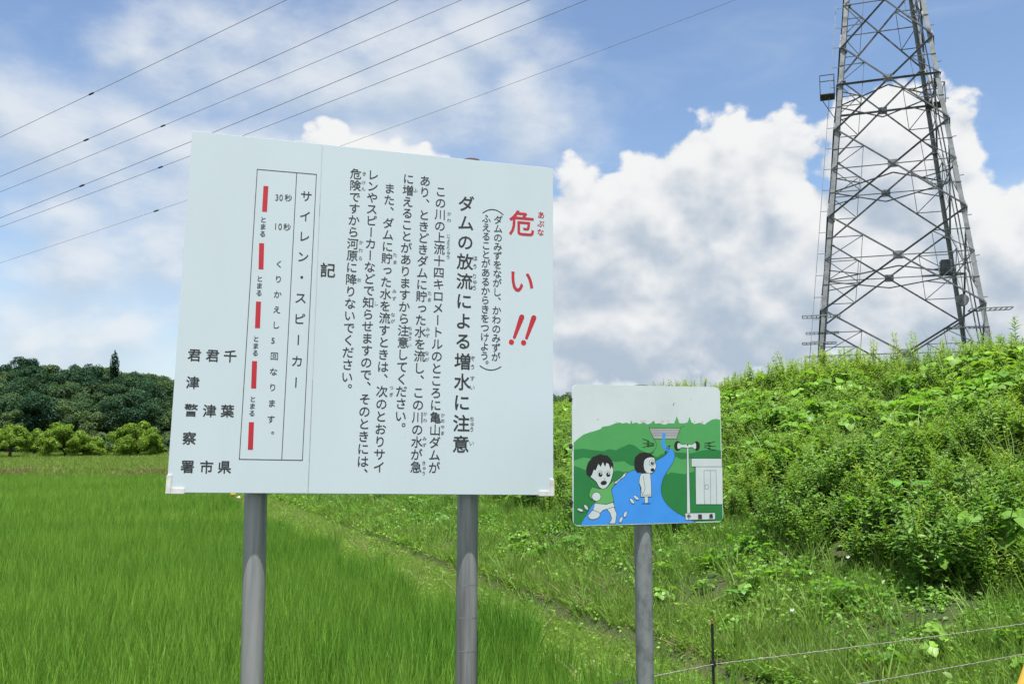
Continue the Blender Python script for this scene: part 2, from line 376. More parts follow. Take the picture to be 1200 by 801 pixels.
def pts_z(xy): return np.column_stack([xy, H(xy[:, 0], xy[:, 1])])
def OT(off, t): return np.column_stack([off*NV[0]+t*DV[0], off*NV[1]+t*DV[1]])
def in_view(P, m=1.38, ymin=2.0):
    return (P[:, 1] > ymin) & (np.abs(P[:, 0]) < .576*m*P[:, 1]+3.0)
go_ = np.unique(np.concatenate([np.arange(-600, -60, 20), np.arange(-60, -4, 2.), np.arange(-4, 17, .25), np.arange(17, 40, 2.), np.arange(40, 420, 20)]))
gt_ = np.unique(np.concatenate([np.arange(-60, -6, 6), np.arange(-6, 30, .4), np.arange(30, 120, 2.5), np.arange(120, 400, 8), np.arange(400, 1500, 60)]))
A, B = np.meshgrid(go_, gt_, indexing='ij'); xy = OT(A.ravel(), B.ravel()); V = pts_z(xy); nb = len(gt_)
F = [(i*nb+j, (i+1)*nb+j, (i+1)*nb+j+1, i*nb+j+1) for i in range(len(go_)-1) for j in range(nb-1)]
m, t, o = mat('soil_and_turf'); tc = t.n('ShaderNodeTexCoord'); f1, _ = t.noise(tc.outputs['Object'], .9, 8, .65); f2, _ = t.noise(tc.outputs['Object'], 14, 6, .6)
cc = t.mix(t.ss(t.m('ADD', t.m('MULTIPLY', f1, .45), t.m('MULTIPLY', f2, .55)), .36, .52), (.075, .058, .038, 1), (.040, .062, .022, 1))
b = pbsdf(t, cc, .95, .1); bp = t.n('ShaderNodeBump'); bp.inputs['Strength'].default_value = .6; bp.inputs['Distance'].default_value = .04; t.put(bp.inputs['Height'], f2); t.put(b.inputs['Normal'], bp.outputs[0]); t.put(o.inputs[0], b.outputs[0])
gr = mesh_obj('ground', V, F, m, None, True); gr['kind'] = 'structure'

# ================================================================ plants that nobody could count
def rice_proto(n, r, Lr, W, spread):
    p = PL(); a = rng.uniform(0, 2*np.pi, n); rr = r*np.sqrt(rng.uniform(0, 1, n)); base = np.stack([rr*np.cos(a), rr*np.sin(a), 0*a], 1)
    d = np.stack([np.cos(a)*spread*rng.uniform(.1, 1, n), np.sin(a)*spread*rng.uniform(.1, 1, n), np.ones(n)], 1); d += rng.normal(0, .07, (n, 3))
    L = rng.uniform(*Lr, n); bend = np.stack([np.cos(a), np.sin(a), -.35*np.ones(n)], 1)*(rng.uniform(.0, .22, n)*L)[:, None]
    bend[:n//6] *= 2.4
    p.blades(base, d, L, rng.uniform(.7, 1.2, n)*W, bend); return p
rp = [rice_proto(44, .085, (.30, .57), .0078, .26).proto('rice_tuft', [M['rice']]) for _ in range(5)]
rpf = [rice_proto(42, .13, (.34, .58), .0135, .26).proto('rice_tuft', [M['rice']]) for _ in range(3)]
def paddy(step, y0, y1, xr=1.38):
    X, Y = np.meshgrid(np.arange(-66, 14, step), np.arange(y0, y1, step)); xy = np.column_stack([X.ravel(), Y.ravel()]) + rng.uniform(-.45, .45, (X.size, 2))*step
    k = in_view(np.column_stack([xy, xy[:, :1]]), xr) & (xy@NV < np.interp(xy@DV, [4, 22], [3.5, 3.0])+.12*np.sin(xy@DV*1.7)+rng.normal(0, .05, len(xy)))
    return pts_z(xy[k])
def patch(P, sc, seed=0):
    x, y = P[:, 0]*sc, P[:, 1]*sc
    return .5+.25*(np.sin(x*1.3+y*.7+seed)+np.sin(-x*.6+y*1.9+2*seed)*.7+np.sin(x*2.9-y*2.3+seed*3)*.5)
P = paddy(.15, 5.75, 19)
tag(scatter('rice_plants', P, rp, (1+.10*(patch(P, .8)-.5))*rng.uniform(.85, 1.12, len(P)), np.clip(.5*patch(P, .55, 1)+rng.normal(.22, .18, len(P)), 0, 1), .07), kind='stuff')
P = paddy(.24, 19, 43.2)
tag(scatter('far_rice_plants', P, rpf, rng.uniform(.85, 1.1, len(P)), np.clip(.5*patch(P, .3, 1)+rng.normal(.25, .16, len(P)), 0, 1), .07), kind='stuff')

def grass_proto(n, r, Lr, W, spread, bendk, m='grass'):
    p = PL(); a = rng.uniform(0, 2*np.pi, n); rr = r*np.sqrt(rng.uniform(0, 1, n)); base = np.stack([rr*np.cos(a), rr*np.sin(a), 0*a-.01], 1)
    k = rng.uniform(.15, 1, n)*spread; d = np.stack([np.cos(a)*k, np.sin(a)*k, np.ones(n)], 1)+rng.normal(0, .12, (n, 3))
    L = rng.uniform(*Lr, n); bend = np.stack([np.cos(a), np.sin(a), -1.0*np.ones(n)], 1)*(rng.uniform(.2, 1, n)*bendk*L)[:, None]
    p.blades(base, d, L, rng.uniform(.6, 1.2, n)*W, bend, 4); return p
def spray(p, tips, n_leaf, L, W, along=(.25, 1), ang=.9, droop=.2, up=.35, r=.004, stems=True):
    """leaves spiralling up stems that end at tips"""
    for tip in tips:
        tip = np.array(tip, float); root = np.array([tip[0]*.15, tip[1]*.15, 0]); mid = (root+tip)/2+np.array([0, 0, tip[2]*.12])
        if stems: p.mi = 1; p.tube([root, mid, tip], [r, r*.8, r*.35], 4); p.mi = 0
        s = np.linspace(along[0], along[1], n_leaf)+rng.uniform(-.02, .02, n_leaf); s = np.clip(s, 0, 1)
        c = (1-s)[:, None]**2*root+2*(s*(1-s))[:, None]*mid+(s*s)[:, None]*tip
        a = np.arange(n_leaf)*2.4+rng.uniform(0, 6); d = np.stack([np.cos(a)*ang, np.sin(a)*ang, up+.9*np.maximum(s-.75, 0)*3+rng.normal(0, .2, n_leaf)], 1)
        k = np.where(s > .85, 1-(s-.85)*3.2, 1)*rng.uniform(.7, 1.15, n_leaf)
        p.leaves(c, d, np.tile([0, 0, 1.], (n_leaf, 1))+rng.normal(0, .25, (n_leaf, 3)), L*k, W*k, .15, droop)
def ring(n, r, h, jr=.3, jh=.2):
    a = rng.uniform(0, 2*np.pi, n); q = r*rng.uniform(1-2*jr, 1, n); return np.stack([np.cos(a)*q, np.sin(a)*q, h*rng.uniform(1-jh*2, 1, n)], 1)
def golden():                                           # upright narrow-leaved stems
    p = PL(); spray(p, ring(4, .16, .80, .4, .15), 46, .085, .016, (.2, 1), .85, .3, .55); return p
def mugwort():                                          # bushy stems with split leaves
    p = PL()
    for tip in ring(5, .22, .66, .4, .2):
        spray(p, [tip], 22, .085, .026, (.2, 1), 1, .25, .35)
        spray(p, [tip*np.array([1.06, .96, .98])], 22, .06, .014, (.25, 1), 1, .2, .5, stems=False)
    return p
def kudzu():                                            # broad three-leaflet vine leaves held on top
    p = PL(); n = 15; c = ring(n, .32, .42, .5, .35)
    for q in c:
        p.mi = 1; p.tube([(q[0]*.4, q[1]*.4, 0), q*np.array([.8, .8, .7]), q], .0028, 4); p.mi = 0
        a = rng.uniform(0, 6.28); s = rng.uniform(.75, 1.2); up = nrm(np.array([[q[0]*.9, q[1]*.9, 1.1]])+rng.normal(0, .25, (1, 3)))
        for da, L in ((0, .13), (2.0, .11), (-2.0, .11)):
            d = np.array([[np.cos(a+da), np.sin(a+da), -.25]]); p.leaves(q[None], d-up*(d@up.T), up, L*s, L*.92*s, .10, .22, .5)
    return p
def ovate_bush(n=190, r=.34, h=.62, L=.058, W=.036):
    p = PL(); spray(p, ring(9, r, h, .45, .3), n//9, L, W, (.25, 1), 1, .3, .25, .004); return p
def herb():                                             # low broad-leaved ground cover
    p = PL(); n = 26; a = rng.uniform(0, 6.28, n); q = .14*np.sqrt(rng.uniform(0, 1, n)); c = np.stack([q*np.cos(a), q*np.sin(a), rng.uniform(.02, .13, n)], 1)
    L = rng.uniform(.03, .062, n); p.leaves(c, np.stack([np.cos(a), np.sin(a), rng.normal(.1, .3, n)], 1), np.array([[0, 0, 1.]])+rng.normal(0, .35, (n, 3)), L, L*.66, .1, .2); return p
PG = [golden().proto('upright_weed', [M['weed'], M['stem']]) for _ in range(4)]
PM = [mugwort().proto('mugwort', [M['mug'], M['stem']]) for _ in range(4)]
PK = [kudzu().proto('vine_clump', [M['kudzu'], M['stem']]) for _ in range(4)]
PB = [ovate_bush().proto('low_bush', [M['bush'], M['stem']]) for _ in range(3)]
PS = [grass_proto(30, .06, (.7, 1.15), .011, .45, .45).proto('tall_grass_tuft', [M['susuki']]) for _ in range(3)]
PT = [grass_proto(26, .07, (.10, .30), .0075, .8, .4).proto('grass_tuft', [M['grass']]) for _ in range(5)]
PH = [herb().proto('ground_herb', [M['kudzu']]) for _ in range(4)]
PD = [grass_proto(16, .10, (.10, .30), .005, 3.5, .25).proto('straw_wisp', [M['straw']]) for _ in range(3)]

PDS = [grass_proto(3, .05, (.6, .95), .007, .5, .25).proto('dry_stem', [M['straw']]) for _ in range(2)]
def slope_pts(n, off, t, keep=None, mrg=1.38):
    o_ = rng.uniform(off[0], off[1], n); tt = rng.uniform(t[0], t[1], n); P = pts_z(OT(o_, tt)); k = in_view(P, mrg)
    if keep is not None: k &= keep(o_, tt, P)
    return P[k]
EDGE = lambda t: 6.45+.22*np.sin(t*.9)+.2*np.sin(t*2.3+1)+.12*np.sin(t*5.1)
def upper(lo=0.0): return lambda o_, t, P: o_ > EDGE(t)+lo
def mound(P):                                           # rounded thickets with hollows between them
    o_ = P[:, :2]@NV; t_ = P[:, :2]@DV
    return .5+.5*np.sin(o_*2.1+1.3*np.sin(t_*.9)+.6)*np.sin(t_*1.35+1.1*np.sin(o_*1.2))+.18*np.sin(t_*3.7+o_*2.9)
def clump(k, thr, seed): return lambda o_, t, P: (o_ > EDGE(t)) & (patch(P, k, seed)+rng.normal(0, .12, len(P)) > thr)
def yellowing(P):                                        # the crest dries out first
    off = P[:, :2]@NV; return np.clip(.24+.24*ss(off, 8.0, 11.5)+.3*(patch(P, 1.1, 5)-.5)+rng.normal(0, .16, len(P)), 0, 1)
def lay(name, P, protos, s, lean=.12, tint=None, dz=-.03):
    P = P.copy(); P[:, 2] += dz; sz_ = rng.uniform(s[0], s[1], len(P))
    if name in THICK: sz_ = sz_*(.66+.50*np.clip(mound(P), 0, 1))
    tag(scatter(name, P, protos, sz_, yellowing(P) if tint is None else tint, lean), kind='stuff')
THICK = ('mugwort_plants', 'upright_weeds', 'vine_undergrowth', 'bushy_undergrowth')
near, mid, far = (1, 16), (16, 42), (42, 130)
for rgn, dens, big in ((near, 1.1, 1.0), (mid, .75, .92), (far, .34, 1.2)):
    ar = (rgn[1]-rgn[0])*8.0; N = lambda d: int(ar*d*dens)
    lay('mugwort_plants', slope_pts(N(8), (6.2, 14), rgn, upper()), PM, (.75*big, 1.2*big))
    lay('upright_weeds', slope_pts(N(6), (6.2, 14), rgn, clump(.55, .52, 2)), PG, (.7*big, 1.05*big))
    lay('vine_undergrowth', slope_pts(N(13), (6.2, 14), rgn, clump(.7, .56, 9)), PK, (.85*big, 1.3*big))
    lay('bushy_undergrowth', slope_pts(N(10), (6.2, 14), rgn, clump(.8, .42, 4)), PB, (.85*big, 1.3*big))
    lay('tall_grass', slope_pts(N(1.3), (6.4, 14), rgn, clump(.5, .5, 7)), PS, (.75, 1.15))
    lay('dry_stems', slope_pts(N(.9), (6.4, 13), rgn, upper()), PDS, (.8, 1.3), .25, .5)
    lay('crest_weeds', slope_pts(int((rgn[1]-rgn[0])*2.2*dens), (11.9, 12.9), rgn), PG, (.85*(1 if big == 1 else .75), 1.3*(1 if big == 1 else .75)), .08)
# the mown foot of the embankment
for rgn, dens, big in (((1, 14), 1.0, 1.0), ((14, 34), .6, 1.25), ((34, 110), .2, 2.2)):
    ar = (rgn[1]-rgn[0])*3.6; N = lambda d: int(ar*d*dens)
    bare = lambda o_, t, P: (o_ < EDGE(t)+.35) & (patch(P, 1.5, 3)+rng.normal(0, .15, len(P)) > .30)
    lay('mown_grass', slope_pts(N(84), (4.45, 7), rgn, bare), PT, (.65*big, 1.2*big), .2, None)
    lay('ground_herbs', slope_pts(N(40), (4.3, 7), rgn, lambda o_, t, P: (o_ < EDGE(t)+.4) & (patch(P, 1.2, 8)+rng.normal(0, .15, len(P)) > .46)), PH, (.6*big, 1.15*big), .2)
    lay('foot_vines', slope_pts(N(1.6), (4.9, 7), rgn, lambda o_, t, P: (o_ < EDGE(t)+.4) & (patch(P, .9, 6) > .55)), PK, (.4*big, .7*big), .2, None, -.06)
    lay('dead_straw', slope_pts(N(14), (3.2, 7), rgn, lambda o_, t, P: (o_ < EDGE(t)) & (patch(P, 1.0, 1)+rng.normal(0, .12, len(P)) > .58)), PD, (.8*big, 1.3*big), .2, rng.uniform(0, 1) , .0)
    lay('foot_tufts', slope_pts(N(3.2), (4.3, 7), rgn, lambda o_, t, P: o_ < EDGE(t)+.4), PT, (1.2*big, 1.9*big), .2)
    lay('short_turf', slope_pts(N(270), (3.05, 4.62), rgn), PT, (.36*big, .66*big), .25, .55)
    lay('verge_herbs', slope_pts(N(60), (3.3, 4.6), rgn), PH, (.4*big, .75*big), .2, .5)
# road side in front of the embankment
P = np.column_stack([rng.uniform(.6, 4.5, 1500), rng.uniform(4.6, 6.6, 1500)]); P = pts_z(P); P = P[(P[:, :2]@NV < 6.0) & (P[:, :2]@NV > 2.6)]
lay('roadside_grass', P, PT, (.5, .9), .2, None)
P = np.column_stack([rng.uniform(-6, 6, 9000), rng.uniform(1.8, 5.9, 9000)]); P = pts_z(P); lay('shoulder_grass', P[P[:, :2]@NV < 5.5], PT, (.35, .8), .2, None)
P = np.column_stack([rng.uniform(.6, 4.8, 1500), rng.uniform(4.6, 7.0, 1500)]); P = pts_z(P); lay('roadside_herbs', P[P[:, :2]@NV > 3.6], PH, (.45, .8), .2, None)
# meadow beyond the paddy
PF = [grass_proto(30, .22, (.10, .30), .022, .7, .3).proto('meadow_tuft', [M['grass']]) for _ in range(3)]
PFD = [grass_proto(30, .22, (.15, .35), .022, .8, .5).proto('dry_meadow_tuft', [M['straw']]) for _ in range(2)]
def fld(n, x, y, y2): P = np.column_stack([rng.uniform(x[0], x[1], n), rng.uniform(y, y2, n)]); P = pts_z(P); return P[in_view(P, 1.35)]
P = np.concatenate([fld(20000, (-58, -8), 42.8, 66), fld(11000, (-105, -8), 66, 130)]); lay('meadow_grass', P, PF, (.8, 1.3), .1, np.clip(.65+rng.normal(0, .25, len(P)), 0, 1))
P = fld(3200, (-52, -8), 43.3, 46.5); P = P[patch(P, .7, 2)+rng.normal(0, .2, len(P)) > .55]; lay('dry_meadow_grass', P, PFD, (.7, 1.1), .1, rng.uniform(0, 1, len(P)))

# ---------------------------------------------------------------- trees
def crown(p, lobes, per, size, shell=.35):
    for (x, y, z, rx, rz) in lobes:
        u = rand_dir(per, -.75, 1); rad = 1-shell*rng.uniform(0, 1, per)**1.6
        n1 = (np.sin(u[:, 0]*6+x)+np.sin(u[:, 1]*7+y)+np.sin(u[:, 2]*6+z))*.07
        c = np.array([x, y, z])+u*np.array([rx, rx, rz])*(rad+n1)[:, None]
        p.quads(c, u+rng.normal(0, .55, (per, 3))+np.array([0, 0, .25]), size*rng.uniform(.6, 1.3, per))
def lobed(n, R_, h, z0, rl):
    o = []
    for i in range(n):
        a = rng.uniform(0, 6.28); q = R_*math.sqrt(rng.uniform(.02, 1)); f = rng.uniform(0, 1); zz = z0+h*f*(1-.45*(q/R_)**2); r = rl*rng.uniform(.7, 1.25)
        o.append((q*math.cos(a), q*math.sin(a), zz, r, r*rng.uniform(.7, .95)))
    return o
def broad(R_=3.4, h=5, z0=3.2): p = PL(); crown(p, lobed(12, R_*.70, h, z0, R_*.46), 520, .29); return p
def conifer(h=11, r=2.3):
    p = PL()
    for k in range(26):
        f = k/25; zz = 1.5+f*(h-1.5); rr = r*(1-f)**.5*(.75+.25*math.sin(f*9))+.12; n = int(260*(1-f)+30); a = rng.uniform(0, 6.28, n); q = rr*rng.uniform(.35, 1.1, n)
        c = np.stack([q*np.cos(a), q*np.sin(a), zz-.25*q+rng.normal(0, .2, n)], 1); p.quads(c, np.stack([np.cos(a)*.6, np.sin(a)*.6, np.ones(n)], 1)+rng.normal(0, .4, (n, 3)), rng.uniform(.3, .55, n))
    return p
FB = [broad(rng.uniform(2.8, 3.8), rng.uniform(4, 6), 3).proto('broadleaf_tree', [M['wood']]) for _ in range(5)]
n = 1900; P = np.column_stack([rng.uniform(-305, 25, n), rng.uniform(152, 290, n)]); P = pts_z(P); P = P[in_view(P, 1.35)]
P[:, 2] -= .8
f_ = scatter('hillside_forest', P, FB, rng.uniform(.65, 1.3, len(P)), np.clip(rng.normal(.36, .38, len(P)), 0, 1), .03); tag(f_, kind='stuff')
SB_ = []
for _ in range(4):
    p = PL(); crown(p, lobed(14, 1.0, .8, .35, .42), 240, .13); SB_.append(p.proto('undergrowth_bush', [M['wood'], ]))
P = np.column_stack([rng.uniform(-62, -12, 260), rng.uniform(67, 92, 260)]); P = pts_z(P); P[:, 2] -= .15
tag(scatter('meadow_undergrowth', P, SB_, rng.uniform(.7, 1.35, len(P)), np.clip(rng.normal(.75, .25, len(P)), 0, 1), .05), kind='stuff')
def tree(name, x, y, label, foliage, trunk_h, r, group=None, mt='orch', limbs=5, sink=.05, R_=1.0, bark='bark'):
    z = float(H(np.array([x]), np.array([y]))[0]); e = empty(name, (x, y, z-sink)); tag(e, label, 'tree', group)
    mb = MB(); lean = rng.uniform(-.08, .08, 2); top = Vector((lean[0]*trunk_h, lean[1]*trunk_h, trunk_h)); mb.tube([(0, 0, 0), (lean[0]*trunk_h*.3, 0, trunk_h*.5), top], [r*1.25, r, r*.8], 8)
    for k in range(limbs):
        a = 6.28*k/limbs+rng.uniform(-.4, .4); q = R_*rng.uniform(.5, .85); zt = trunk_h+rng.uniform(.5, 1)*R_*.9
        mb.tube([top, (top[0]+math.cos(a)*q*.5, top[1]+math.sin(a)*q*.5, (trunk_h+zt)/2+.05*R_), (top[0]+math.cos(a)*q, top[1]+math.sin(a)*q, zt)], [r*.6, r*.4, r*.12], 6)
    mb.build('trunk', M[bark], e, True); foliage.obj('crown', [M[mt]], e); return e
def orch(lobes, per=330, size=.105): p = PL(); crown(p, lobes, per, size, .5); return p
X = lambda px, y: (px-600)/1042*y*1.005
G_ = 'small trees in a row across the meadow'
# (px, distance, crown radius, crown z0, crown h, trunk)
for px, y, Rr, z0, h, th, nl, lab in (
    (19, 58, 1.15, .95, 1.35, .75, 30, 'small tree with a bare crooked trunk, leftmost in the meadow row'),
    (47, 62, 1.0, .4, 1.4, .6, 22, 'slim round tree standing between the bare-trunked tree and the widest yellow-green one'),
    (83, 60, 1.95, .42, 1.75, .5, 60, 'widest yellow-green tree in the row, several low stems under it'),
    (119, 60, .8, .3, .95, .25, 16, 'pale low bushy tree in the gap between the two large round crowns'),
    (167, 61, 2.1, .4, 1.9, .45, 66, 'broad dome-shaped tree nearest the big white sign board')):
    L_ = lobed(nl, Rr*.78, h, z0, .40 if nl > 28 else .33)
    tree('orchard_tree', X(px, y), y, lab, orch(L_), th, .10, G_, 'orch', 5, .05, Rr)
for px, y, zt, lab in ((135, 222, 0, 'pointed dark conifer rising alone above the wooded ridge'),):
    p = conifer(13.6, 2.3); tree('conifer_tree', X(px, y), y, lab, p, 5, .25, None, 'wood', 0, .3)
for px, y, lab in ((27, 214, 'round-headed tree bulging above the wooded ridge at its far left end'), (40, 217, 'round-headed ridge tree standing just right of another, left of the conifer'), (108, 214, 'taller rounded tree at the step where the wooded ridge drops towards the conifer')):
    p = broad(2.9, 5.2, 5.2); tree('ridge_tree', X(px, y), y, lab, p, 4.2, .22, 'tall trees on the wooded ridge', 'wood', 4, .3, 1.6)
for px, y, lab in ((55, 66, 'low bright shrub behind the bare-trunked orchard tree'), (150, 68, 'low shrub half hidden behind the broad dome-shaped tree')):
    e = empty('meadow_shrub', (X(px, y), y, float(H(np.array([X(px, y)]), np.array([y]))[0])-.1)); tag(e, lab, 'shrub')
    orch(lobed(12, 1.5, .5, .3, .42), 260, .17).obj('foliage', [M['orch']], e)
    mb = MB(); [mb.tube([(0, 0, 0), (math.cos(k*1.3)*.5, math.sin(k*1.3)*.5, .6)], [.04, .015], 5) for k in range(5)]; mb.build('stem', M['bark'], e)
# ---------------------------------------------------------------- single bushes and stalks on the embankment
def big_bush(px, py_off, t, r, h, L, lab, n=420, kind=1):
    xy = OT(np.array([py_off]), np.array([t])); q = pts_z(xy)[0]; e = empty('leafy_bush', (q[0], q[1], q[2]-.05)); tag(e, lab, 'bush', 'leafy bushes along the foot of the embankment')
    p = PL(); p.mi = 0; tips = ring(22, r, h, .45, .32); tips[:, 2] *= (1-.35*(np.hypot(tips[:, 0], tips[:, 1])/r)**2)
    spray(p, tips, n//22, L, L*.6, (.22, 1), 1, .35, .2, .005, False); p.obj('foliage', [M['bush']], e)
    mb = MB()
    for tp in tips: mb.tube([(tp[0]*.15, tp[1]*.15, 0), ((tp[0]*.575), tp[1]*.575, tp[2]*.62), tp], [.008, .006, .003], 5)
    mb.build('stem', M['stem'], e)
def at_t(px, off):                                       # where the line off crosses a bearing
    u = (px-600)/1042; y = off/(u*NV[0]+NV[1]); return u*y*DV[0]+y*DV[1]
big_bush(0, 6.55, at_t(1075, 6.55), .62, .95, .085, 'large broad-leaved bush overhanging the dark hollow at the embankment foot')
big_bush(0, 6.7, at_t(1010, 6.7), .55, .85, .07, 'medium broad-leaved bush left of the large overhanging one')
big_bush(0, 6.6, at_t(1150, 6.6), .6, .9, .08, 'broad-leaved bush by the picture edge above the upper fence wire')
big_bush(0, 6.75, at_t(920, 6.75), .5, .75, .062, 'smaller bush just right of the picture board with the siren drawing')
def stalk(off, px, h, lab):
    t_ = at_t(px, off); q = pts_z(OT(np.array([off]), np.array([t_])))[0]; e = empty('weed_stalk', (q[0], q[1], q[2]-.03)); tag(e, lab, 'weed')
    p = PL(); spray(p, [(.04, .02, h)], 70, .12, .024, (.15, 1), .85, .35, .5, .006, False); p.obj('foliage', [M['weed']], e)
    mb = MB(); mb.tube([(0, 0, 0), (.025, .013, h*.56), (.04, .02, h)], [.007, .005, .002], 6); mb.build('stem', M['stem'], e)
stalk(11.9, 1192, .95, 'tall weed stalk sticking up alone on the crest at the far right')
for px, off, t_, lab in ((984, 6.15, 0, 'tiny white flower below the leafy bushes'), (918, 5.0, 0, 'tiny white flower low in the grass above the lower fence wire')):
    t_ = at_t(px, off); q = pts_z(OT(np.array([off]), np.array([t_])))[0]; e = empty('white_flower', (q[0], q[1], q[2])); tag(e, lab, 'flower')
    mb = MB(); mb.tube([(0, 0, 0), (0, -.03, .30)], .003, 5); mb.build('stem', M['stem'], e)
    p = PL(); a = np.arange(6)*1.047; p.leaves(np.tile([0, -.03, .30], (6, 1)), np.stack([np.cos(a), -.5*np.ones(6), np.sin(a)], 1), np.tile([0, -1., .3], (6, 1)), .020, .016); p.obj('petals', [M['petal']], e)

COLS=[
('あぶな',1.6912,1.3996,1.6886,1.3096,0.0405,0.005,'r'),
('危',1.5903,1.3481,1.5903,1.3481,0.1427,0.006,'r'),
('い',1.591,1.0491,1.591,1.0491,0.1439,0.006,'r'),
('ダムのみずをながし、かわのみずが',1.4679,1.3557,1.4623,0.6622,0.0496,0.004,'k'),
('ふえることがあるからきをつけよう。',1.4069,1.3565,1.4056,0.6194,0.0495,0.004,'k'),
('ダムの放流による増水に注意',1.3033,1.4245,1.2961,0.2365,0.0883,0.006,'k'),
('この川の上流十四キロメートルのところに亀山ダムが',1.1737,1.4744,1.1704,0.1244,0.0598,0.004,'k'),
('あり、ときどきダムに貯った水を流し、この川の水が急',1.0947,1.5212,1.085,0.126,0.0597,0.004,'k'),
('に増えることがありますから注意してください。',1.0123,1.5231,1.0055,0.3034,0.0595,0.004,'k'),
('また、ダムに貯った水を流すときは、次のとおりサイ',0.9216,1.4656,0.9131,0.1236,0.0589,0.004,'k'),
('レンやスピーカーなどで知らせますので、そのときには、',0.8395,1.526,0.8374,0.0907,0.0589,0.004,'k'),
('危険ですから河原に降りないでください。',0.7567,1.5232,0.7514,0.477,0.0586,0.004,'k'),
('記',0.6439,1.0366,0.6439,1.0366,0.0762,0.006,'k'),
('サイレン・スピーカー',0.5293,1.3892,0.5225,0.5008,0.0589,0.004,'k'),
('くりかえし5回なります。',0.4214,1.0498,0.421,0.2584,0.0391,0.004,'k'),
('とまる',0.3395,1.2569,0.3399,1.1885,0.0333,0.004,'k'),
('とまる',0.3382,0.9744,0.3387,0.9076,0.0325,0.004,'k'),
('とまる',0.3369,0.6936,0.3373,0.6283,0.0318,0.004,'k'),
('とまる',0.3371,0.4185,0.3375,0.3547,0.0311,0.004,'k'),
('千葉県',0.2291,0.6087,0.2338,0.1139,0.0621,0.006,'k'),
('君津市',0.1538,0.6079,0.1583,0.1128,0.0618,0.006,'k'),
('君津警察署',0.077,0.6067,0.0792,0.1139,0.0615,0.006,'k'),
('ほう',1.3515,1.1483,1.3513,1.1071,0.0286,0.004,'f'),
('りゅう',1.3503,1.0574,1.3502,0.9994,0.0284,0.004,'f'),
('ぞう',1.3476,0.6502,1.3474,0.6085,0.0275,0.004,'f'),
('すい',1.3474,0.5525,1.3472,0.5091,0.0273,0.004,'f'),
('ちゅう',1.3478,0.3573,1.3476,0.3084,0.0269,0.004,'f'),
('い',1.3474,0.2424,1.3466,0.2424,0.0267,0.004,'f'),
('かわ',1.2187,1.364,1.2185,1.3311,0.0236,0.004,'f'),
('じょうりゅう',1.2158,1.2504,1.2169,1.1445,0.0234,0.004,'f'),
('かめ',1.2068,0.3716,1.2065,0.3453,0.0219,0.004,'f'),
('やま',1.2067,0.315,1.2064,0.2868,0.0218,0.004,'f'),
('たま',1.1296,0.9584,1.1295,0.9255,0.0228,0.004,'f'),
('みず',1.125,0.7808,1.1249,0.7496,0.0225,0.004,'f'),
('なが',1.1235,0.6647,1.1234,0.6338,0.0222,0.004,'f'),
('かわ',1.1225,0.3751,1.1224,0.3449,0.0218,0.004,'f'),
('みず',1.122,0.2588,1.1219,0.2289,0.0216,0.004,'f'),
('きゅう',1.1211,0.1455,1.1214,0.0981,0.0214,0.004,'f'),
('ちゅう',1.0398,0.7803,1.0403,0.7328,0.0223,0.004,'f'),
('たま',0.9578,1.1354,0.958,1.0994,0.0228,0.004,'f'),
('みず',0.9597,0.9565,0.96,0.921,0.0225,0.004,'f'),
('なが',0.9562,0.8418,0.9563,0.8108,0.0223,0.004,'f'),
('つぎ',0.9592,0.4926,0.9594,0.4604,0.0217,0.004,'f'),
('けん',0.795,1.4826,0.7952,1.4524,0.0232,0.004,'f'),
('ふ',1.0487,1.4675,1.0479,1.4675,0.0236,0.004,'f'),
('い',1.0387,0.6997,1.0379,0.6997,0.0222,0.004,'f'),
('し',0.8749,0.8908,0.8741,0.8907,0.0223,0.004,'f'),
('き',0.7967,1.5277,0.7959,1.5277,0.0233,0.004,'f'),
('か',0.794,1.1837,0.7932,1.1837,0.0227,0.004,'f'),
('わ',0.7933,1.1458,0.7925,1.1457,0.0226,0.004,'f'),
('ら',0.7931,1.1059,0.7923,1.1058,0.0226,0.004,'f'),
('お',0.7908,1.0001,0.79,1.0001,0.0224,0.004,'f'),
('3',0.3955,1.3702,0.3955,1.3702,0.0458,0.004,'d'),
('0',0.4145,1.3711,0.4145,1.3711,0.0459,0.004,'d'),
('秒',0.4476,1.3726,0.4476,1.3726,0.0376,0.004,'k'),
('1',0.3986,1.2294,0.3986,1.2294,0.0453,0.004,'d'),
('0',0.4167,1.2301,0.4167,1.2301,0.0454,0.004,'d'),
('秒',0.4485,1.2303,0.4485,1.2303,0.0372,0.004,'k'),
]
BARS = [((0.3429, 1.4208), (0.3428, 1.2957)), ((0.3381, 1.1432), (0.3411, 1.0195)), ((0.3386, 0.8666), (0.3402, 0.7432)), ((0.336, 0.5906), (0.3382, 0.4665)), ((0.3371, 0.3144), (0.339, 0.192))]
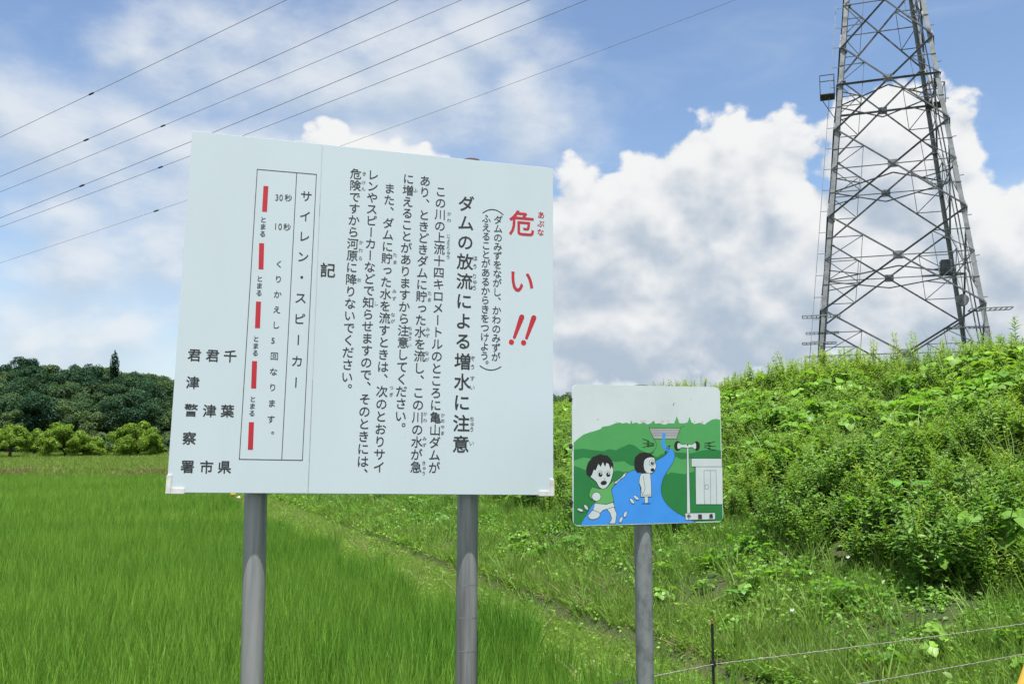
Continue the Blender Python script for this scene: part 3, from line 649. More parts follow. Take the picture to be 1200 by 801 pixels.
PIC=[
('painted_hills','g',0,[(0.0078,0.3493),(0.0273,0.3664),(0.053,0.3845),(0.0788,0.3931),(0.1047,0.3999),(0.1306,0.4076),(0.1422,0.4182),(0.1724,0.4222),(0.1987,0.432),(0.2198,0.4369),(0.2355,0.4322),(0.2514,0.4361),(0.2704,0.4304),(0.276,0.4479),(0.281,0.4324),(0.2992,0.4374),(0.315,0.4306),(0.3365,0.4376),(0.3535,0.4289),(0.3708,0.4348),(0.384,0.4466),(0.3912,0.432),(0.4118,0.435),(0.4334,0.4283),(0.4607,0.4353),(0.4825,0.4334),(0.4964,0.4671),(0.5077,0.4355),(0.5275,0.4347),(0.5485,0.4387),(0.5591,0.4636),(0.5673,0.4398),(0.5827,0.432),(0.6095,0.4381),(0.6316,0.4292),(0.652,0.4423),(0.6714,0.4524),(0.694,0.4556),(0.7131,0.4507),(0.7083,0.0891),(0.0058,0.1028)]),
('painted_hills','d',0,[(0.0076,0.3209),(0.0525,0.3245),(0.0935,0.3187),(0.145,0.3128),(0.168,0.3223),(0.2024,0.3174),(0.234,0.3317),(0.2659,0.3442),(0.2922,0.3355),(0.3184,0.318),(0.3502,0.3043),(0.3879,0.3139),(0.4307,0.2981),(0.4743,0.3077),(0.5124,0.3056),(0.5618,0.3024),(0.6174,0.315),(0.6734,0.3208),(0.7137,0.3147),(0.7118,0.0183),(0.707,0.0067),(0.6957,0.0011),(0.0363,0.0023),(0.0171,0.0038),(0.0071,0.0096),(0.0042,0.019)]),
('painted_hills','g',0,[(0.0072,0.2736),(0.0521,0.2866),(0.0931,0.2807),(0.1292,0.29),(0.1965,0.2666),(0.2384,0.2702),(0.2697,0.2507),(0.3119,0.2446),(0.2957,0.2293),(0.2482,0.2222),(0.2085,0.2302),(0.1855,0.2266),(0.1441,0.2327),(0.0822,0.2239),(0.0415,0.2413),(0.007,0.2529)]),
('painted_hills','g',0,[(0.3617,0.347),(0.3995,0.3567),(0.3947,0.3353),(0.431,0.3157),(0.4221,0.302),(0.3981,0.2866),(0.3714,0.2964),(0.3879,0.3158)]),
('painted_hills','g',0,[(0.4805,0.292),(0.5117,0.2761),(0.559,0.2798),(0.5718,0.26),(0.5774,0.2227),(0.5267,0.2114),(0.4615,0.2199),(0.4462,0.2104),(0.4377,0.2202),(0.4621,0.2491)]),
('painted_hills','p',0,[(0.1989,0.4436),(0.2072,0.4407),(0.2134,0.434),(0.203,0.4349)]),
('painted_hills','p',0,[(0.1135,0.4507),(0.1218,0.4537),(0.1249,0.447),(0.1165,0.445)]),
('painted_hills','p',0,[(0.3153,0.4482),(0.3281,0.4443),(0.3474,0.4484),(0.3408,0.4386),(0.3258,0.4365)]),
('painted_hills','p',0,[(0.4175,0.4468),(0.4337,0.445),(0.4313,0.4361),(0.4184,0.438)]),
('painted_hills','p',0,[(0.4447,0.449),(0.4576,0.4451),(0.4531,0.4382)]),
('painted_hills','p',0,[(0.5764,0.4478),(0.5896,0.4429),(0.5828,0.4359)]),
('painted_hills','p',0,[(0.6164,0.4461),(0.6297,0.4442),(0.625,0.4342),(0.6151,0.4381)]),
('painted_hills','g',0,[(0.4766,0.5124),(0.4834,0.5264),(0.4867,0.5244),(0.4798,0.5105)]),
('painted_hills','p',0,[(0.5631,0.5393),(0.5676,0.5414),(0.5697,0.5364),(0.5641,0.5343)]),
('painted_hills','k',0.00155,[(0.3609,0.423),(0.3653,0.4114),(0.3717,0.3946),(0.3784,0.3773),(0.3835,0.3645),(0.3864,0.3582),(0.3882,0.3556),(0.3895,0.3542),(0.3908,0.3518),(0.3926,0.348),(0.3946,0.344),(0.3959,0.3397),(0.3958,0.3353),(0.3938,0.3306),(0.3904,0.3257),(0.3864,0.3207),(0.3825,0.3158),(0.3787,0.3105),(0.3746,0.3049),(0.3708,0.2999),(0.3682,0.2964)]),
('painted_hills','k',0.00155,[(0.5128,0.4158),(0.5316,0.4238)]),
('painted_dam','s',0,[(0.3607,0.4123),(0.5127,0.4128),(0.4919,0.3655),(0.3824,0.3655)]),
('painted_dam','k',0.00194,[(0.3607,0.4123),(0.5127,0.4128),(0.4919,0.3655),(0.3824,0.3655),(0.3607,0.4123)]),
('painted_dam','k',0.00097,[(0.3694,0.4026),(0.5052,0.403)]),
('painted_dam','k',0.00097,[(0.3741,0.3918),(0.5006,0.3921)]),
('painted_dam','k',0.00097,[(0.3789,0.3811),(0.4961,0.3813)]),
('painted_river','b',0,[(0.4154,0.3421),(0.417,0.3454),(0.4194,0.35),(0.4218,0.3556),(0.4233,0.3616),(0.4236,0.3687),(0.423,0.377),(0.4222,0.3847),(0.4217,0.39),(0.4412,0.39),(0.44,0.3847),(0.4382,0.377),(0.4364,0.3687),(0.4352,0.3616),(0.4345,0.356),(0.434,0.3511),(0.4343,0.3465),(0.4359,0.342),(0.4399,0.3373),(0.4455,0.3325),(0.4512,0.3283),(0.4551,0.3254),(0.4766,0.3155),(0.4781,0.3117),(0.4804,0.3062),(0.4823,0.2998),(0.4827,0.293),(0.4815,0.2858),(0.4792,0.2781),(0.4758,0.2698),(0.4711,0.2608),(0.4644,0.2507),(0.456,0.2398),(0.4473,0.2287),(0.4398,0.2182),(0.4337,0.2089),(0.4282,0.2003),(0.4235,0.1914),(0.4197,0.1816),(0.4165,0.1703),(0.4139,0.1581),(0.4126,0.1456),(0.4133,0.1334),(0.416,0.1215),(0.4203,0.1098),(0.4265,0.0981),(0.4349,0.0867),(0.4456,0.0755),(0.4585,0.0646),(0.4734,0.0538),(0.4901,0.0431),(0.5115,0.0315),(0.5366,0.0195),(0.56,0.0088),(0.5763,0.0013),(0.2972,0.0028),(0.0363,0.0023),(0.0579,0.0381),(0.0633,0.0469),(0.0709,0.0594),(0.0803,0.0735),(0.091,0.087),(0.1037,0.0997),(0.1183,0.1126),(0.1336,0.1254),(0.1481,0.1378),(0.1614,0.15),(0.1743,0.162),(0.1871,0.1736),(0.2005,0.1845),(0.2143,0.1949),(0.2282,0.2047),(0.2429,0.2139),(0.2587,0.222),(0.2764,0.2288),(0.2955,0.2343),(0.3148,0.2395),(0.3331,0.2454),(0.3505,0.2523),(0.3675,0.2597),(0.3835,0.2671),(0.3979,0.2739),(0.4106,0.2802),(0.4221,0.2861),(0.4318,0.2914),(0.4393,0.2961),(0.4442,0.2997),(0.4469,0.3025),(0.4478,0.305),(0.4471,0.3078),(0.4443,0.3109),(0.4394,0.3141),(0.4338,0.3176),(0.429,0.3215),(0.425,0.3267),(0.4211,0.3326),(0.4177,0.3382),(0.4154,0.3421)]),
('painted_river','k',0.00155,[(0.4766,0.3155),(0.4781,0.3117),(0.4804,0.3062),(0.4823,0.2998),(0.4827,0.293),(0.4815,0.2858),(0.4792,0.2781),(0.4758,0.2698),(0.4711,0.2608),(0.4644,0.2507),(0.456,0.2398),(0.4473,0.2287),(0.4398,0.2182),(0.4337,0.2089),(0.4282,0.2003),(0.4235,0.1914),(0.4197,0.1816),(0.4165,0.1703),(0.4139,0.1581),(0.4126,0.1456),(0.4133,0.1334),(0.416,0.1215),(0.4203,0.1098),(0.4265,0.0981),(0.4349,0.0867),(0.4456,0.0755),(0.4585,0.0646),(0.4734,0.0538),(0.4901,0.0431),(0.5115,0.0315),(0.5366,0.0195),(0.56,0.0088),(0.5763,0.0013)]),
('painted_river','k',0.00155,[(0.0579,0.0381),(0.0633,0.0469),(0.0709,0.0594),(0.0803,0.0735),(0.091,0.087),(0.1037,0.0997),(0.1183,0.1126),(0.1336,0.1254),(0.1481,0.1378),(0.1614,0.15),(0.1743,0.162),(0.1871,0.1736),(0.2005,0.1845),(0.2143,0.1949),(0.2282,0.2047),(0.2429,0.2139),(0.2587,0.222),(0.2764,0.2288),(0.2955,0.2343),(0.3148,0.2395),(0.3331,0.2454),(0.3505,0.2523),(0.3675,0.2597),(0.3835,0.2671),(0.3979,0.2739),(0.4108,0.2805),(0.4226,0.2868),(0.4324,0.2923),(0.4393,0.2961)]),
('painted_river','k',0.00291,[(0.4308,0.303),(0.4419,0.3156),(0.4372,0.3),(0.4526,0.3117)]),
('painted_river','k',0.00291,[(0.4465,0.3312),(0.4597,0.3371),(0.4551,0.3254)]),
('painted_river','k',0.00291,[(0.4421,0.3254),(0.4572,0.3214)]),
('painted_building','w',0,[(0.5824,0.2432),(0.7172,0.2421),(0.7146,0.0761),(0.5804,0.0789)]),
('painted_building','k',0.00194,[(0.5824,0.2432),(0.7172,0.2421),(0.7146,0.0761),(0.5804,0.0789),(0.5824,0.2432)]),
('painted_building','w',0,[(0.5634,0.2798),(0.7149,0.2789),(0.7149,0.2421),(0.5625,0.2434)]),
('painted_building','k',0.00194,[(0.5634,0.2798),(0.7149,0.2789),(0.7149,0.2421),(0.5625,0.2434),(0.5634,0.2798)]),
('painted_building','k',0.00155,[(0.6223,0.079),(0.624,0.2261),(0.6842,0.2255),(0.6834,0.0778)]),
('painted_building','k',0.00136,[(0.6562,0.2248),(0.6533,0.0784)]),
('painted_building','w',0,[(0.6279,0.1631),(0.6434,0.1629),(0.6429,0.1452),(0.6274,0.1455)]),
('painted_building','k',0.00145,[(0.6279,0.1631),(0.6434,0.1629),(0.6429,0.1452),(0.6274,0.1455),(0.6279,0.1631)]),
('painted_siren_post','w',0,[(0.5416,0.335),(0.5504,0.3349),(0.5521,0.0387),(0.5357,0.0391)]),
('painted_siren_post','k',0.00174,[(0.5416,0.335),(0.5504,0.3349),(0.5521,0.0387),(0.5357,0.0391),(0.5416,0.335)]),
('painted_siren_post','k',0,[(0.5131,0.335),(0.5119,0.3276),(0.5089,0.3211),(0.5045,0.3163),(0.4991,0.3138),(0.4934,0.3138),(0.4881,0.3164),(0.4838,0.3212),(0.4811,0.3277),(0.4803,0.3351),(0.4815,0.3425),(0.4845,0.349),(0.4889,0.3538),(0.4943,0.3563),(0.5,0.3563),(0.5053,0.3538),(0.5096,0.3489),(0.5123,0.3424)]),
('painted_siren_post','k',0,[(0.6068,0.3348),(0.6057,0.3277),(0.6029,0.3215),(0.5986,0.3169),(0.5935,0.3144),(0.5881,0.3144),(0.5831,0.3169),(0.5791,0.3216),(0.5766,0.3278),(0.5758,0.3349),(0.5769,0.342),(0.5798,0.3482),(0.584,0.3529),(0.5891,0.3553),(0.5945,0.3553),(0.5995,0.3529),(0.6035,0.3482),(0.6061,0.3419)]),
('painted_siren_post','w',0,[(0.5014,0.3488),(0.5052,0.3476),(0.51,0.3452),(0.5154,0.3425),(0.5209,0.3409),(0.5267,0.3408),(0.5329,0.3415),(0.5391,0.3424),(0.5451,0.3428),(0.5509,0.3424),(0.5567,0.3415),(0.5621,0.3407),(0.5671,0.3408),(0.5717,0.3425),(0.576,0.3451),(0.5797,0.3476),(0.5828,0.3487),(0.585,0.3482),(0.5865,0.3467),(0.5875,0.3445),(0.5882,0.3418),(0.5886,0.3382),(0.5886,0.3338),(0.5884,0.3294),(0.5878,0.326),(0.5869,0.3235),(0.5858,0.3215),(0.5843,0.3203),(0.5821,0.3201),(0.5791,0.3216),(0.5755,0.3244),(0.5714,0.3273),(0.5668,0.329),(0.5618,0.3288),(0.5563,0.3274),(0.5505,0.3259),(0.5447,0.3251),(0.5387,0.3256),(0.5325,0.3268),(0.5264,0.3279),(0.5206,0.3281),(0.515,0.3268),(0.5095,0.3245),(0.5046,0.3223),(0.5008,0.3213),(0.4983,0.3217),(0.4968,0.3229),(0.496,0.3248),(0.4954,0.3272),(0.495,0.3305),(0.4949,0.3345),(0.4952,0.3386),(0.4958,0.3419),(0.4965,0.3445),(0.4974,0.3468),(0.4989,0.3483)]),
('painted_siren_post','k',0.00155,[(0.5014,0.3488),(0.5052,0.3476),(0.51,0.3452),(0.5154,0.3425),(0.5209,0.3409),(0.5267,0.3408),(0.5329,0.3415),(0.5391,0.3424),(0.5451,0.3428),(0.5509,0.3424),(0.5567,0.3415),(0.5621,0.3407),(0.5671,0.3408),(0.5717,0.3425),(0.576,0.3451),(0.5797,0.3476),(0.5828,0.3487),(0.585,0.3482),(0.5865,0.3467),(0.5875,0.3445),(0.5882,0.3418),(0.5886,0.3382),(0.5886,0.3338),(0.5884,0.3294),(0.5878,0.326),(0.5869,0.3235),(0.5858,0.3215),(0.5843,0.3203),(0.5821,0.3201),(0.5791,0.3216),(0.5755,0.3244),(0.5714,0.3273),(0.5668,0.329),(0.5618,0.3288),(0.5563,0.3274),(0.5505,0.3259),(0.5447,0.3251),(0.5387,0.3256),(0.5325,0.3268),(0.5264,0.3279),(0.5206,0.3281),(0.515,0.3268),(0.5095,0.3245),(0.5046,0.3223),(0.5008,0.3213),(0.4983,0.3217),(0.4968,0.3229),(0.496,0.3248),(0.4954,0.3272),(0.495,0.3305),(0.4949,0.3345),(0.4952,0.3386),(0.4958,0.3419),(0.4965,0.3445),(0.4974,0.3468),(0.4989,0.3483),(0.5014,0.3488)]),
('painted_siren_post','k',0,[(0.5494,0.3389),(0.5492,0.3375),(0.5486,0.3364),(0.5477,0.3355),(0.5466,0.335),(0.5455,0.335),(0.5444,0.3355),(0.5435,0.3364),(0.543,0.3376),(0.5428,0.3389),(0.5431,0.3403),(0.5437,0.3414),(0.5446,0.3423),(0.5456,0.3428),(0.5468,0.3428),(0.5479,0.3423),(0.5487,0.3414),(0.5493,0.3402)]),
('painted_siren_post','k',0.00233,[(0.6294,0.3467),(0.6585,0.3506),(0.6449,0.3417),(0.6822,0.3556)]),
('painted_siren_post','k',0.00233,[(0.6291,0.3368),(0.6626,0.3367),(0.6491,0.3328),(0.685,0.3337)]),
('painted_siren_post','k',0.00233,[(0.6289,0.3288),(0.6578,0.3248),(0.6466,0.3229),(0.6822,0.3148)]),
('painted_siren_post','k',0.00233,[(0.3289,0.3665),(0.3586,0.3567),(0.35,0.3528),(0.382,0.346)]),
('painted_siren_post','k',0.00233,[(0.3307,0.347),(0.3584,0.346),(0.3498,0.3412),(0.382,0.3411)]),
('painted_siren_post','k',0.00233,[(0.3304,0.3296),(0.3583,0.3373),(0.3518,0.3324),(0.3819,0.3372)]),
('name_plate','w',0,[(0.527,0.0422),(0.6745,0.0407),(0.6748,0.0114),(0.5285,0.0122)]),
('name_plate','k',0.00194,[(0.527,0.0422),(0.6745,0.0407),(0.6748,0.0114),(0.5285,0.0122),(0.527,0.0422)]),
('painted_boy','w',0,[(0.1765,0.1772),(0.2037,0.1864),(0.229,0.2051),(0.2376,0.2165),(0.2524,0.224),(0.2502,0.2183),(0.2438,0.2126),(0.248,0.2087),(0.2374,0.2012),(0.2226,0.1938),(0.1972,0.1712),(0.1847,0.1638)]),
('painted_boy','k',0.00194,[(0.1765,0.1772),(0.2037,0.1864),(0.229,0.2051),(0.2376,0.2165),(0.2524,0.224),(0.2502,0.2183),(0.2438,0.2126),(0.248,0.2087),(0.2374,0.2012),(0.2226,0.1938),(0.1972,0.1712),(0.1847,0.1638),(0.1765,0.1772)]),
('painted_boy','w',0,[(0.1013,0.0962),(0.1423,0.0888),(0.1838,0.0993),(0.1938,0.0745),(0.1688,0.0637),(0.1544,0.0678),(0.1379,0.0625),(0.1192,0.046),(0.0928,0.0635)]),
('painted_boy','k',0.00194,[(0.1013,0.0962),(0.1423,0.0888),(0.1838,0.0993),(0.1938,0.0745),(0.1688,0.0637),(0.1544,0.0678),(0.1379,0.0625),(0.1192,0.046),(0.0928,0.0635),(0.1013,0.0962)]),
('painted_boy','w',0,[(0.0908,0.0636),(0.0958,0.0632),(0.1019,0.0617),(0.108,0.0596),(0.1132,0.0574),(0.1175,0.0554),(0.1212,0.0531),(0.124,0.0506),(0.1254,0.0478),(0.1251,0.0442),(0.1234,0.0402),(0.1206,0.0362),(0.117,0.0329),(0.1123,0.0304),(0.1063,0.0283),(0.1001,0.0268),(0.0944,0.026),(0.0893,0.0261),(0.0843,0.0268),(0.0797,0.0283),(0.0761,0.0302),(0.0734,0.0329),(0.0714,0.0364),(0.0702,0.0401),(0.0702,0.0434),(0.0716,0.0464),(0.0743,0.0492),(0.0775,0.0519),(0.0805,0.0544),(0.0828,0.0572),(0.0849,0.0601),(0.0873,0.0624)]),
('painted_boy','k',0.00194,[(0.0908,0.0636),(0.0958,0.0632),(0.1019,0.0617),(0.108,0.0596),(0.1132,0.0574),(0.1175,0.0554),(0.1212,0.0531),(0.124,0.0506),(0.1254,0.0478),(0.1251,0.0442),(0.1234,0.0402),(0.1206,0.0362),(0.117,0.0329),(0.1123,0.0304),(0.1063,0.0283),(0.1001,0.0268),(0.0944,0.026),(0.0893,0.0261),(0.0843,0.0268),(0.0797,0.0283),(0.0761,0.0302),(0.0734,0.0329),(0.0714,0.0364),(0.0702,0.0401),(0.0702,0.0434),(0.0716,0.0464),(0.0743,0.0492),(0.0775,0.0519),(0.0805,0.0544),(0.0828,0.0572),(0.0849,0.0601),(0.0873,0.0624),(0.0908,0.0636)]),
('painted_boy','w',0,[(0.1565,0.0678),(0.1897,0.0765),(0.2018,0.0469),(0.195,0.0065),(0.166,0.0063),(0.1787,0.0276),(0.1707,0.0505)]),
('painted_boy','k',0.00194,[(0.1565,0.0678),(0.1897,0.0765),(0.2018,0.0469),(0.195,0.0065),(0.166,0.0063),(0.1787,0.0276),(0.1707,0.0505),(0.1565,0.0678)]),
('painted_boy','e',0,[(0.0898,0.1633),(0.1225,0.1534),(0.1556,0.1566),(0.1881,0.1885),(0.1973,0.175),(0.1783,0.1515),(0.19,0.0973),(0.1547,0.0876),(0.1034,0.0934),(0.1077,0.1159),(0.0831,0.1107),(0.0741,0.1278),(0.0815,0.1521)]),
('painted_boy','k',0.00194,[(0.0898,0.1633),(0.1225,0.1534),(0.1556,0.1566),(0.1881,0.1885),(0.1973,0.175),(0.1783,0.1515),(0.19,0.0973),(0.1547,0.0876),(0.1034,0.0934),(0.1077,0.1159),(0.0831,0.1107),(0.0741,0.1278),(0.0815,0.1521),(0.0898,0.1633)]),
('painted_boy','w',0,[(0.1293,0.1211),(0.128,0.1147),(0.1244,0.1091),(0.1189,0.105),(0.1121,0.1029),(0.105,0.103),(0.0984,0.1054),(0.093,0.1097),(0.0895,0.1154),(0.0883,0.1219),(0.0896,0.1283),(0.0932,0.1339),(0.0987,0.138),(0.1054,0.1401),(0.1126,0.14),(0.1192,0.1377),(0.1247,0.1334),(0.1282,0.1276)]),
('painted_boy','k',0.00194,[(0.1293,0.1211),(0.128,0.1147),(0.1244,0.1091),(0.1189,0.105),(0.1121,0.1029),(0.105,0.103),(0.0984,0.1054),(0.093,0.1097),(0.0895,0.1154),(0.0883,0.1219),(0.0896,0.1283),(0.0932,0.1339),(0.0987,0.138),(0.1054,0.1401),(0.1126,0.14),(0.1192,0.1377),(0.1247,0.1334),(0.1282,0.1276),(0.1293,0.1211)]),
('painted_boy','w',0,[(0.0885,0.2371),(0.0862,0.2299),(0.0839,0.2222),(0.0823,0.2149),(0.0821,0.2087),(0.0837,0.2043),(0.0868,0.201),(0.0906,0.1982),(0.0942,0.1954),(0.0976,0.1927),(0.1011,0.1903),(0.1047,0.1876),(0.1085,0.1838),(0.1122,0.1781),(0.116,0.171),(0.12,0.1641),(0.1246,0.159),(0.1301,0.1559),(0.1361,0.1541),(0.1423,0.1537),(0.1483,0.1549),(0.1541,0.158),(0.16,0.1629),(0.1655,0.1689),(0.1703,0.1754),(0.1743,0.1827),(0.1778,0.1909),(0.1807,0.1994),(0.1832,0.2076),(0.1854,0.215),(0.1873,0.2222),(0.1882,0.2295),(0.1877,0.2371),(0.1856,0.2458),(0.1822,0.2551),(0.1775,0.2638),(0.1715,0.2706),(0.1636,0.2754),(0.1541,0.2788),(0.144,0.2805),(0.1343,0.2804),(0.1248,0.2779),(0.115,0.2732),(0.1061,0.2674),(0.099,0.2616),(0.0946,0.256),(0.092,0.2499),(0.0903,0.2436)]),
('painted_boy','k',0.00194,[(0.0885,0.2371),(0.0862,0.2299),(0.0839,0.2222),(0.0823,0.2149),(0.0821,0.2087),(0.0837,0.2043),(0.0868,0.201),(0.0906,0.1982),(0.0942,0.1954),(0.0976,0.1927),(0.1011,0.1903),(0.1047,0.1876),(0.1085,0.1838),(0.1122,0.1781),(0.116,0.171),(0.12,0.1641),(0.1246,0.159),(0.1301,0.1559),(0.1361,0.1541),(0.1423,0.1537),(0.1483,0.1549),(0.1541,0.158),(0.16,0.1629),(0.1655,0.1689),(0.1703,0.1754),(0.1743,0.1827),(0.1778,0.1909),(0.1807,0.1994),(0.1832,0.2076),(0.1854,0.215),(0.1873,0.2222),(0.1882,0.2295),(0.1877,0.2371),(0.1856,0.2458),(0.1822,0.2551),(0.1775,0.2638),(0.1715,0.2706),(0.1636,0.2754),(0.1541,0.2788),(0.144,0.2805),(0.1343,0.2804),(0.1248,0.2779),(0.115,0.2732),(0.1061,0.2674),(0.099,0.2616),(0.0946,0.256),(0.092,0.2499),(0.0903,0.2436),(0.0885,0.2371)]),
('painted_boy','k',0,[(0.0657,0.2146),(0.0629,0.2383),(0.0724,0.2656),(0.0931,0.2883),(0.1159,0.2967),(0.1304,0.3014),(0.1469,0.2956),(0.1614,0.2955),(0.1779,0.2801),(0.1891,0.259),(0.1877,0.2361),(0.1796,0.2496),(0.1752,0.2343),(0.1672,0.2592),(0.1569,0.2631),(0.1505,0.246),(0.1404,0.267),(0.1298,0.2462),(0.1196,0.2596),(0.1069,0.2312),(0.0987,0.2351),(0.0882,0.2106),(0.08,0.205)]),
('painted_boy','k',0.00116,[(0.1119,0.2198),(0.1131,0.2214),(0.1148,0.2239),(0.1169,0.2264),(0.1192,0.2282),(0.1221,0.2293),(0.1253,0.2301),(0.1286,0.2303),(0.1316,0.23),(0.1344,0.2288),(0.137,0.2267),(0.1393,0.2247),(0.1409,0.2233)]),
('painted_boy','k',0,[(0.1382,0.2138),(0.1375,0.2104),(0.1358,0.2074),(0.1332,0.2052),(0.1299,0.2041),(0.1265,0.2041),(0.1234,0.2053),(0.1208,0.2076),(0.1191,0.2106),(0.1186,0.214),(0.1192,0.2174),(0.1209,0.2204),(0.1236,0.2226),(0.1268,0.2237),(0.1302,0.2237),(0.1334,0.2225),(0.1359,0.2202),(0.1376,0.2172)]),
('painted_boy','w',0,[(0.1343,0.2176),(0.1341,0.2165),(0.1335,0.2154),(0.1326,0.2147),(0.1315,0.2143),(0.1304,0.2143),(0.1293,0.2147),(0.1284,0.2155),(0.1279,0.2165),(0.1277,0.2177),(0.1279,0.2189),(0.1285,0.2199),(0.1294,0.2206),(0.1304,0.221),(0.1316,0.221),(0.1327,0.2206),(0.1335,0.2198),(0.1341,0.2188)]),
('painted_boy','k',0.00116,[(0.1481,0.2194),(0.1493,0.2211),(0.1509,0.2235),(0.153,0.226),(0.1554,0.2279),(0.1582,0.229),(0.1615,0.2297),(0.1649,0.23),(0.1679,0.2297),(0.1706,0.2284),(0.1733,0.2264),(0.1755,0.2243),(0.1771,0.2229)]),
('painted_boy','k',0,[(0.1744,0.2134),(0.1738,0.21),(0.172,0.207),(0.1694,0.2048),(0.1661,0.2036),(0.1627,0.2037),(0.1595,0.2049),(0.1569,0.2072),(0.1553,0.2102),(0.1547,0.2136),(0.1553,0.217),(0.1571,0.22),(0.1597,0.2222),(0.163,0.2234),(0.1664,0.2233),(0.1696,0.2221),(0.1722,0.2198),(0.1739,0.2168)]),
('painted_boy','w',0,[(0.1705,0.2172),(0.1703,0.2161),(0.1697,0.215),(0.1688,0.2143),(0.1677,0.2139),(0.1666,0.2139),(0.1655,0.2143),(0.1646,0.2151),(0.1641,0.2161),(0.1639,0.2173),(0.1641,0.2185),(0.1647,0.2195),(0.1656,0.2203),(0.1667,0.2207),(0.1678,0.2206),(0.1689,0.2202),(0.1698,0.2195),(0.1703,0.2184)]),
('painted_boy','k',0.00155,[(0.1457,0.1985),(0.1498,0.1947),(0.1456,0.1919)]),
('painted_boy','k',0,[(0.1576,0.1812),(0.1575,0.1778),(0.1556,0.1746),(0.1523,0.1718),(0.1479,0.1699),(0.143,0.169),(0.1381,0.1693),(0.1339,0.1707),(0.1308,0.173),(0.1293,0.1761),(0.1294,0.1794),(0.1313,0.1826),(0.1346,0.1854),(0.139,0.1873),(0.1439,0.1882),(0.1487,0.188),(0.153,0.1866),(0.1561,0.1842)]),
('painted_girl','l',0,[(0.3643,0.0881),(0.3629,0.0872),(0.3588,0.0864),(0.3526,0.0859),(0.345,0.0857),(0.3369,0.0858),(0.3293,0.0863),(0.3231,0.0871),(0.319,0.088),(0.3177,0.0891),(0.3191,0.09),(0.3231,0.0908),(0.3293,0.0913),(0.337,0.0915),(0.3451,0.0913),(0.3527,0.0908),(0.3589,0.0901),(0.3629,0.0891)]),
('painted_girl','w',0,[(0.332,0.1194),(0.35,0.1191),(0.3495,0.0903),(0.3346,0.0887)]),
('painted_girl','k',0.00174,[(0.332,0.1194),(0.35,0.1191),(0.3495,0.0903),(0.3346,0.0887),(0.332,0.1194)]),
('painted_girl','w',0,[(0.3177,0.2157),(0.3625,0.219),(0.3659,0.1727),(0.3659,0.1169),(0.3139,0.1169),(0.3188,0.1541),(0.3085,0.1735),(0.3111,0.1984)]),
('painted_girl','k',0.00194,[(0.3177,0.2157),(0.3625,0.219),(0.3659,0.1727),(0.3659,0.1169),(0.3139,0.1169),(0.3188,0.1541),(0.3085,0.1735),(0.3111,0.1984),(0.3177,0.2157)]),
('painted_girl','k',0.00174,[(0.3282,0.2059),(0.3293,0.1998),(0.331,0.191),(0.3327,0.1815),(0.334,0.1731),(0.335,0.1664),(0.3359,0.1604),(0.3362,0.1547),(0.3357,0.1491),(0.3336,0.1429),(0.3303,0.1366),(0.3269,0.1311),(0.3247,0.1272)]),
('painted_girl','k',0.00174,[(0.3128,0.1734),(0.3133,0.1675),(0.3141,0.159),(0.3151,0.15),(0.3165,0.1427),(0.3184,0.1374),(0.3208,0.133),(0.3231,0.1296),(0.3247,0.1272)]),
('painted_girl','k',0.00136,[(0.3161,0.1235),(0.365,0.1246)]),
('painted_girl','k',0,[(0.2868,0.265),(0.2914,0.2872),(0.3129,0.3044),(0.3396,0.3082),(0.3641,0.3023),(0.381,0.2906),(0.3839,0.2769),(0.3592,0.2694),(0.346,0.2501),(0.3412,0.2193),(0.3009,0.2216),(0.2884,0.2362)]),
('painted_girl','w',0,[(0.3336,0.2695),(0.3358,0.2742),(0.3388,0.2778),(0.3425,0.2807),(0.3466,0.283),(0.3515,0.2848),(0.3572,0.286),(0.3629,0.2866),(0.368,0.2867),(0.3725,0.2867),(0.3766,0.2862),(0.3802,0.285),(0.383,0.2828),(0.3847,0.2789),(0.3856,0.2737),(0.3862,0.2682),(0.3869,0.2633),(0.3882,0.2597),(0.3896,0.2567),(0.3907,0.2535),(0.3909,0.2497),(0.3902,0.2447),(0.3888,0.239),(0.3868,0.2333),(0.3841,0.2285),(0.3806,0.2246),(0.3764,0.2212),(0.3718,0.2186),(0.3667,0.2171),(0.361,0.2166),(0.3547,0.2172),(0.3485,0.2187),(0.3433,0.2212),(0.3394,0.2247),(0.3361,0.2293),(0.3336,0.2347),(0.332,0.2406),(0.3312,0.2475),(0.3312,0.2554),(0.3321,0.2632)]),
('painted_girl','k',0.00194,[(0.3336,0.2695),(0.3358,0.2742),(0.3388,0.2778),(0.3425,0.2807),(0.3466,0.283),(0.3515,0.2848),(0.3572,0.286),(0.3629,0.2866),(0.368,0.2867),(0.3725,0.2867),(0.3766,0.2862),(0.3802,0.285),(0.383,0.2828),(0.3847,0.2789),(0.3856,0.2737),(0.3862,0.2682),(0.3869,0.2633),(0.3882,0.2597),(0.3896,0.2567),(0.3907,0.2535),(0.3909,0.2497),(0.3902,0.2447),(0.3888,0.239),(0.3868,0.2333),(0.3841,0.2285),(0.3806,0.2246),(0.3764,0.2212),(0.3718,0.2186),(0.3667,0.2171),(0.361,0.2166),(0.3547,0.2172),(0.3485,0.2187),(0.3433,0.2212),(0.3394,0.2247),(0.3361,0.2293),(0.3336,0.2347),(0.332,0.2406),(0.3312,0.2475),(0.3312,0.2554),(0.3321,0.2632),(0.3336,0.2695)]),
('painted_girl','w',0,[(0.3837,0.2624),(0.3828,0.2578),(0.3805,0.2537),(0.377,0.2507),(0.3728,0.2491),(0.3683,0.2492),(0.3642,0.2508),(0.3608,0.2539),(0.3587,0.2579),(0.358,0.2626),(0.3588,0.2672),(0.3611,0.2713),(0.3646,0.2743),(0.3688,0.2759),(0.3733,0.2758),(0.3775,0.2742),(0.3808,0.2711),(0.383,0.267)]),
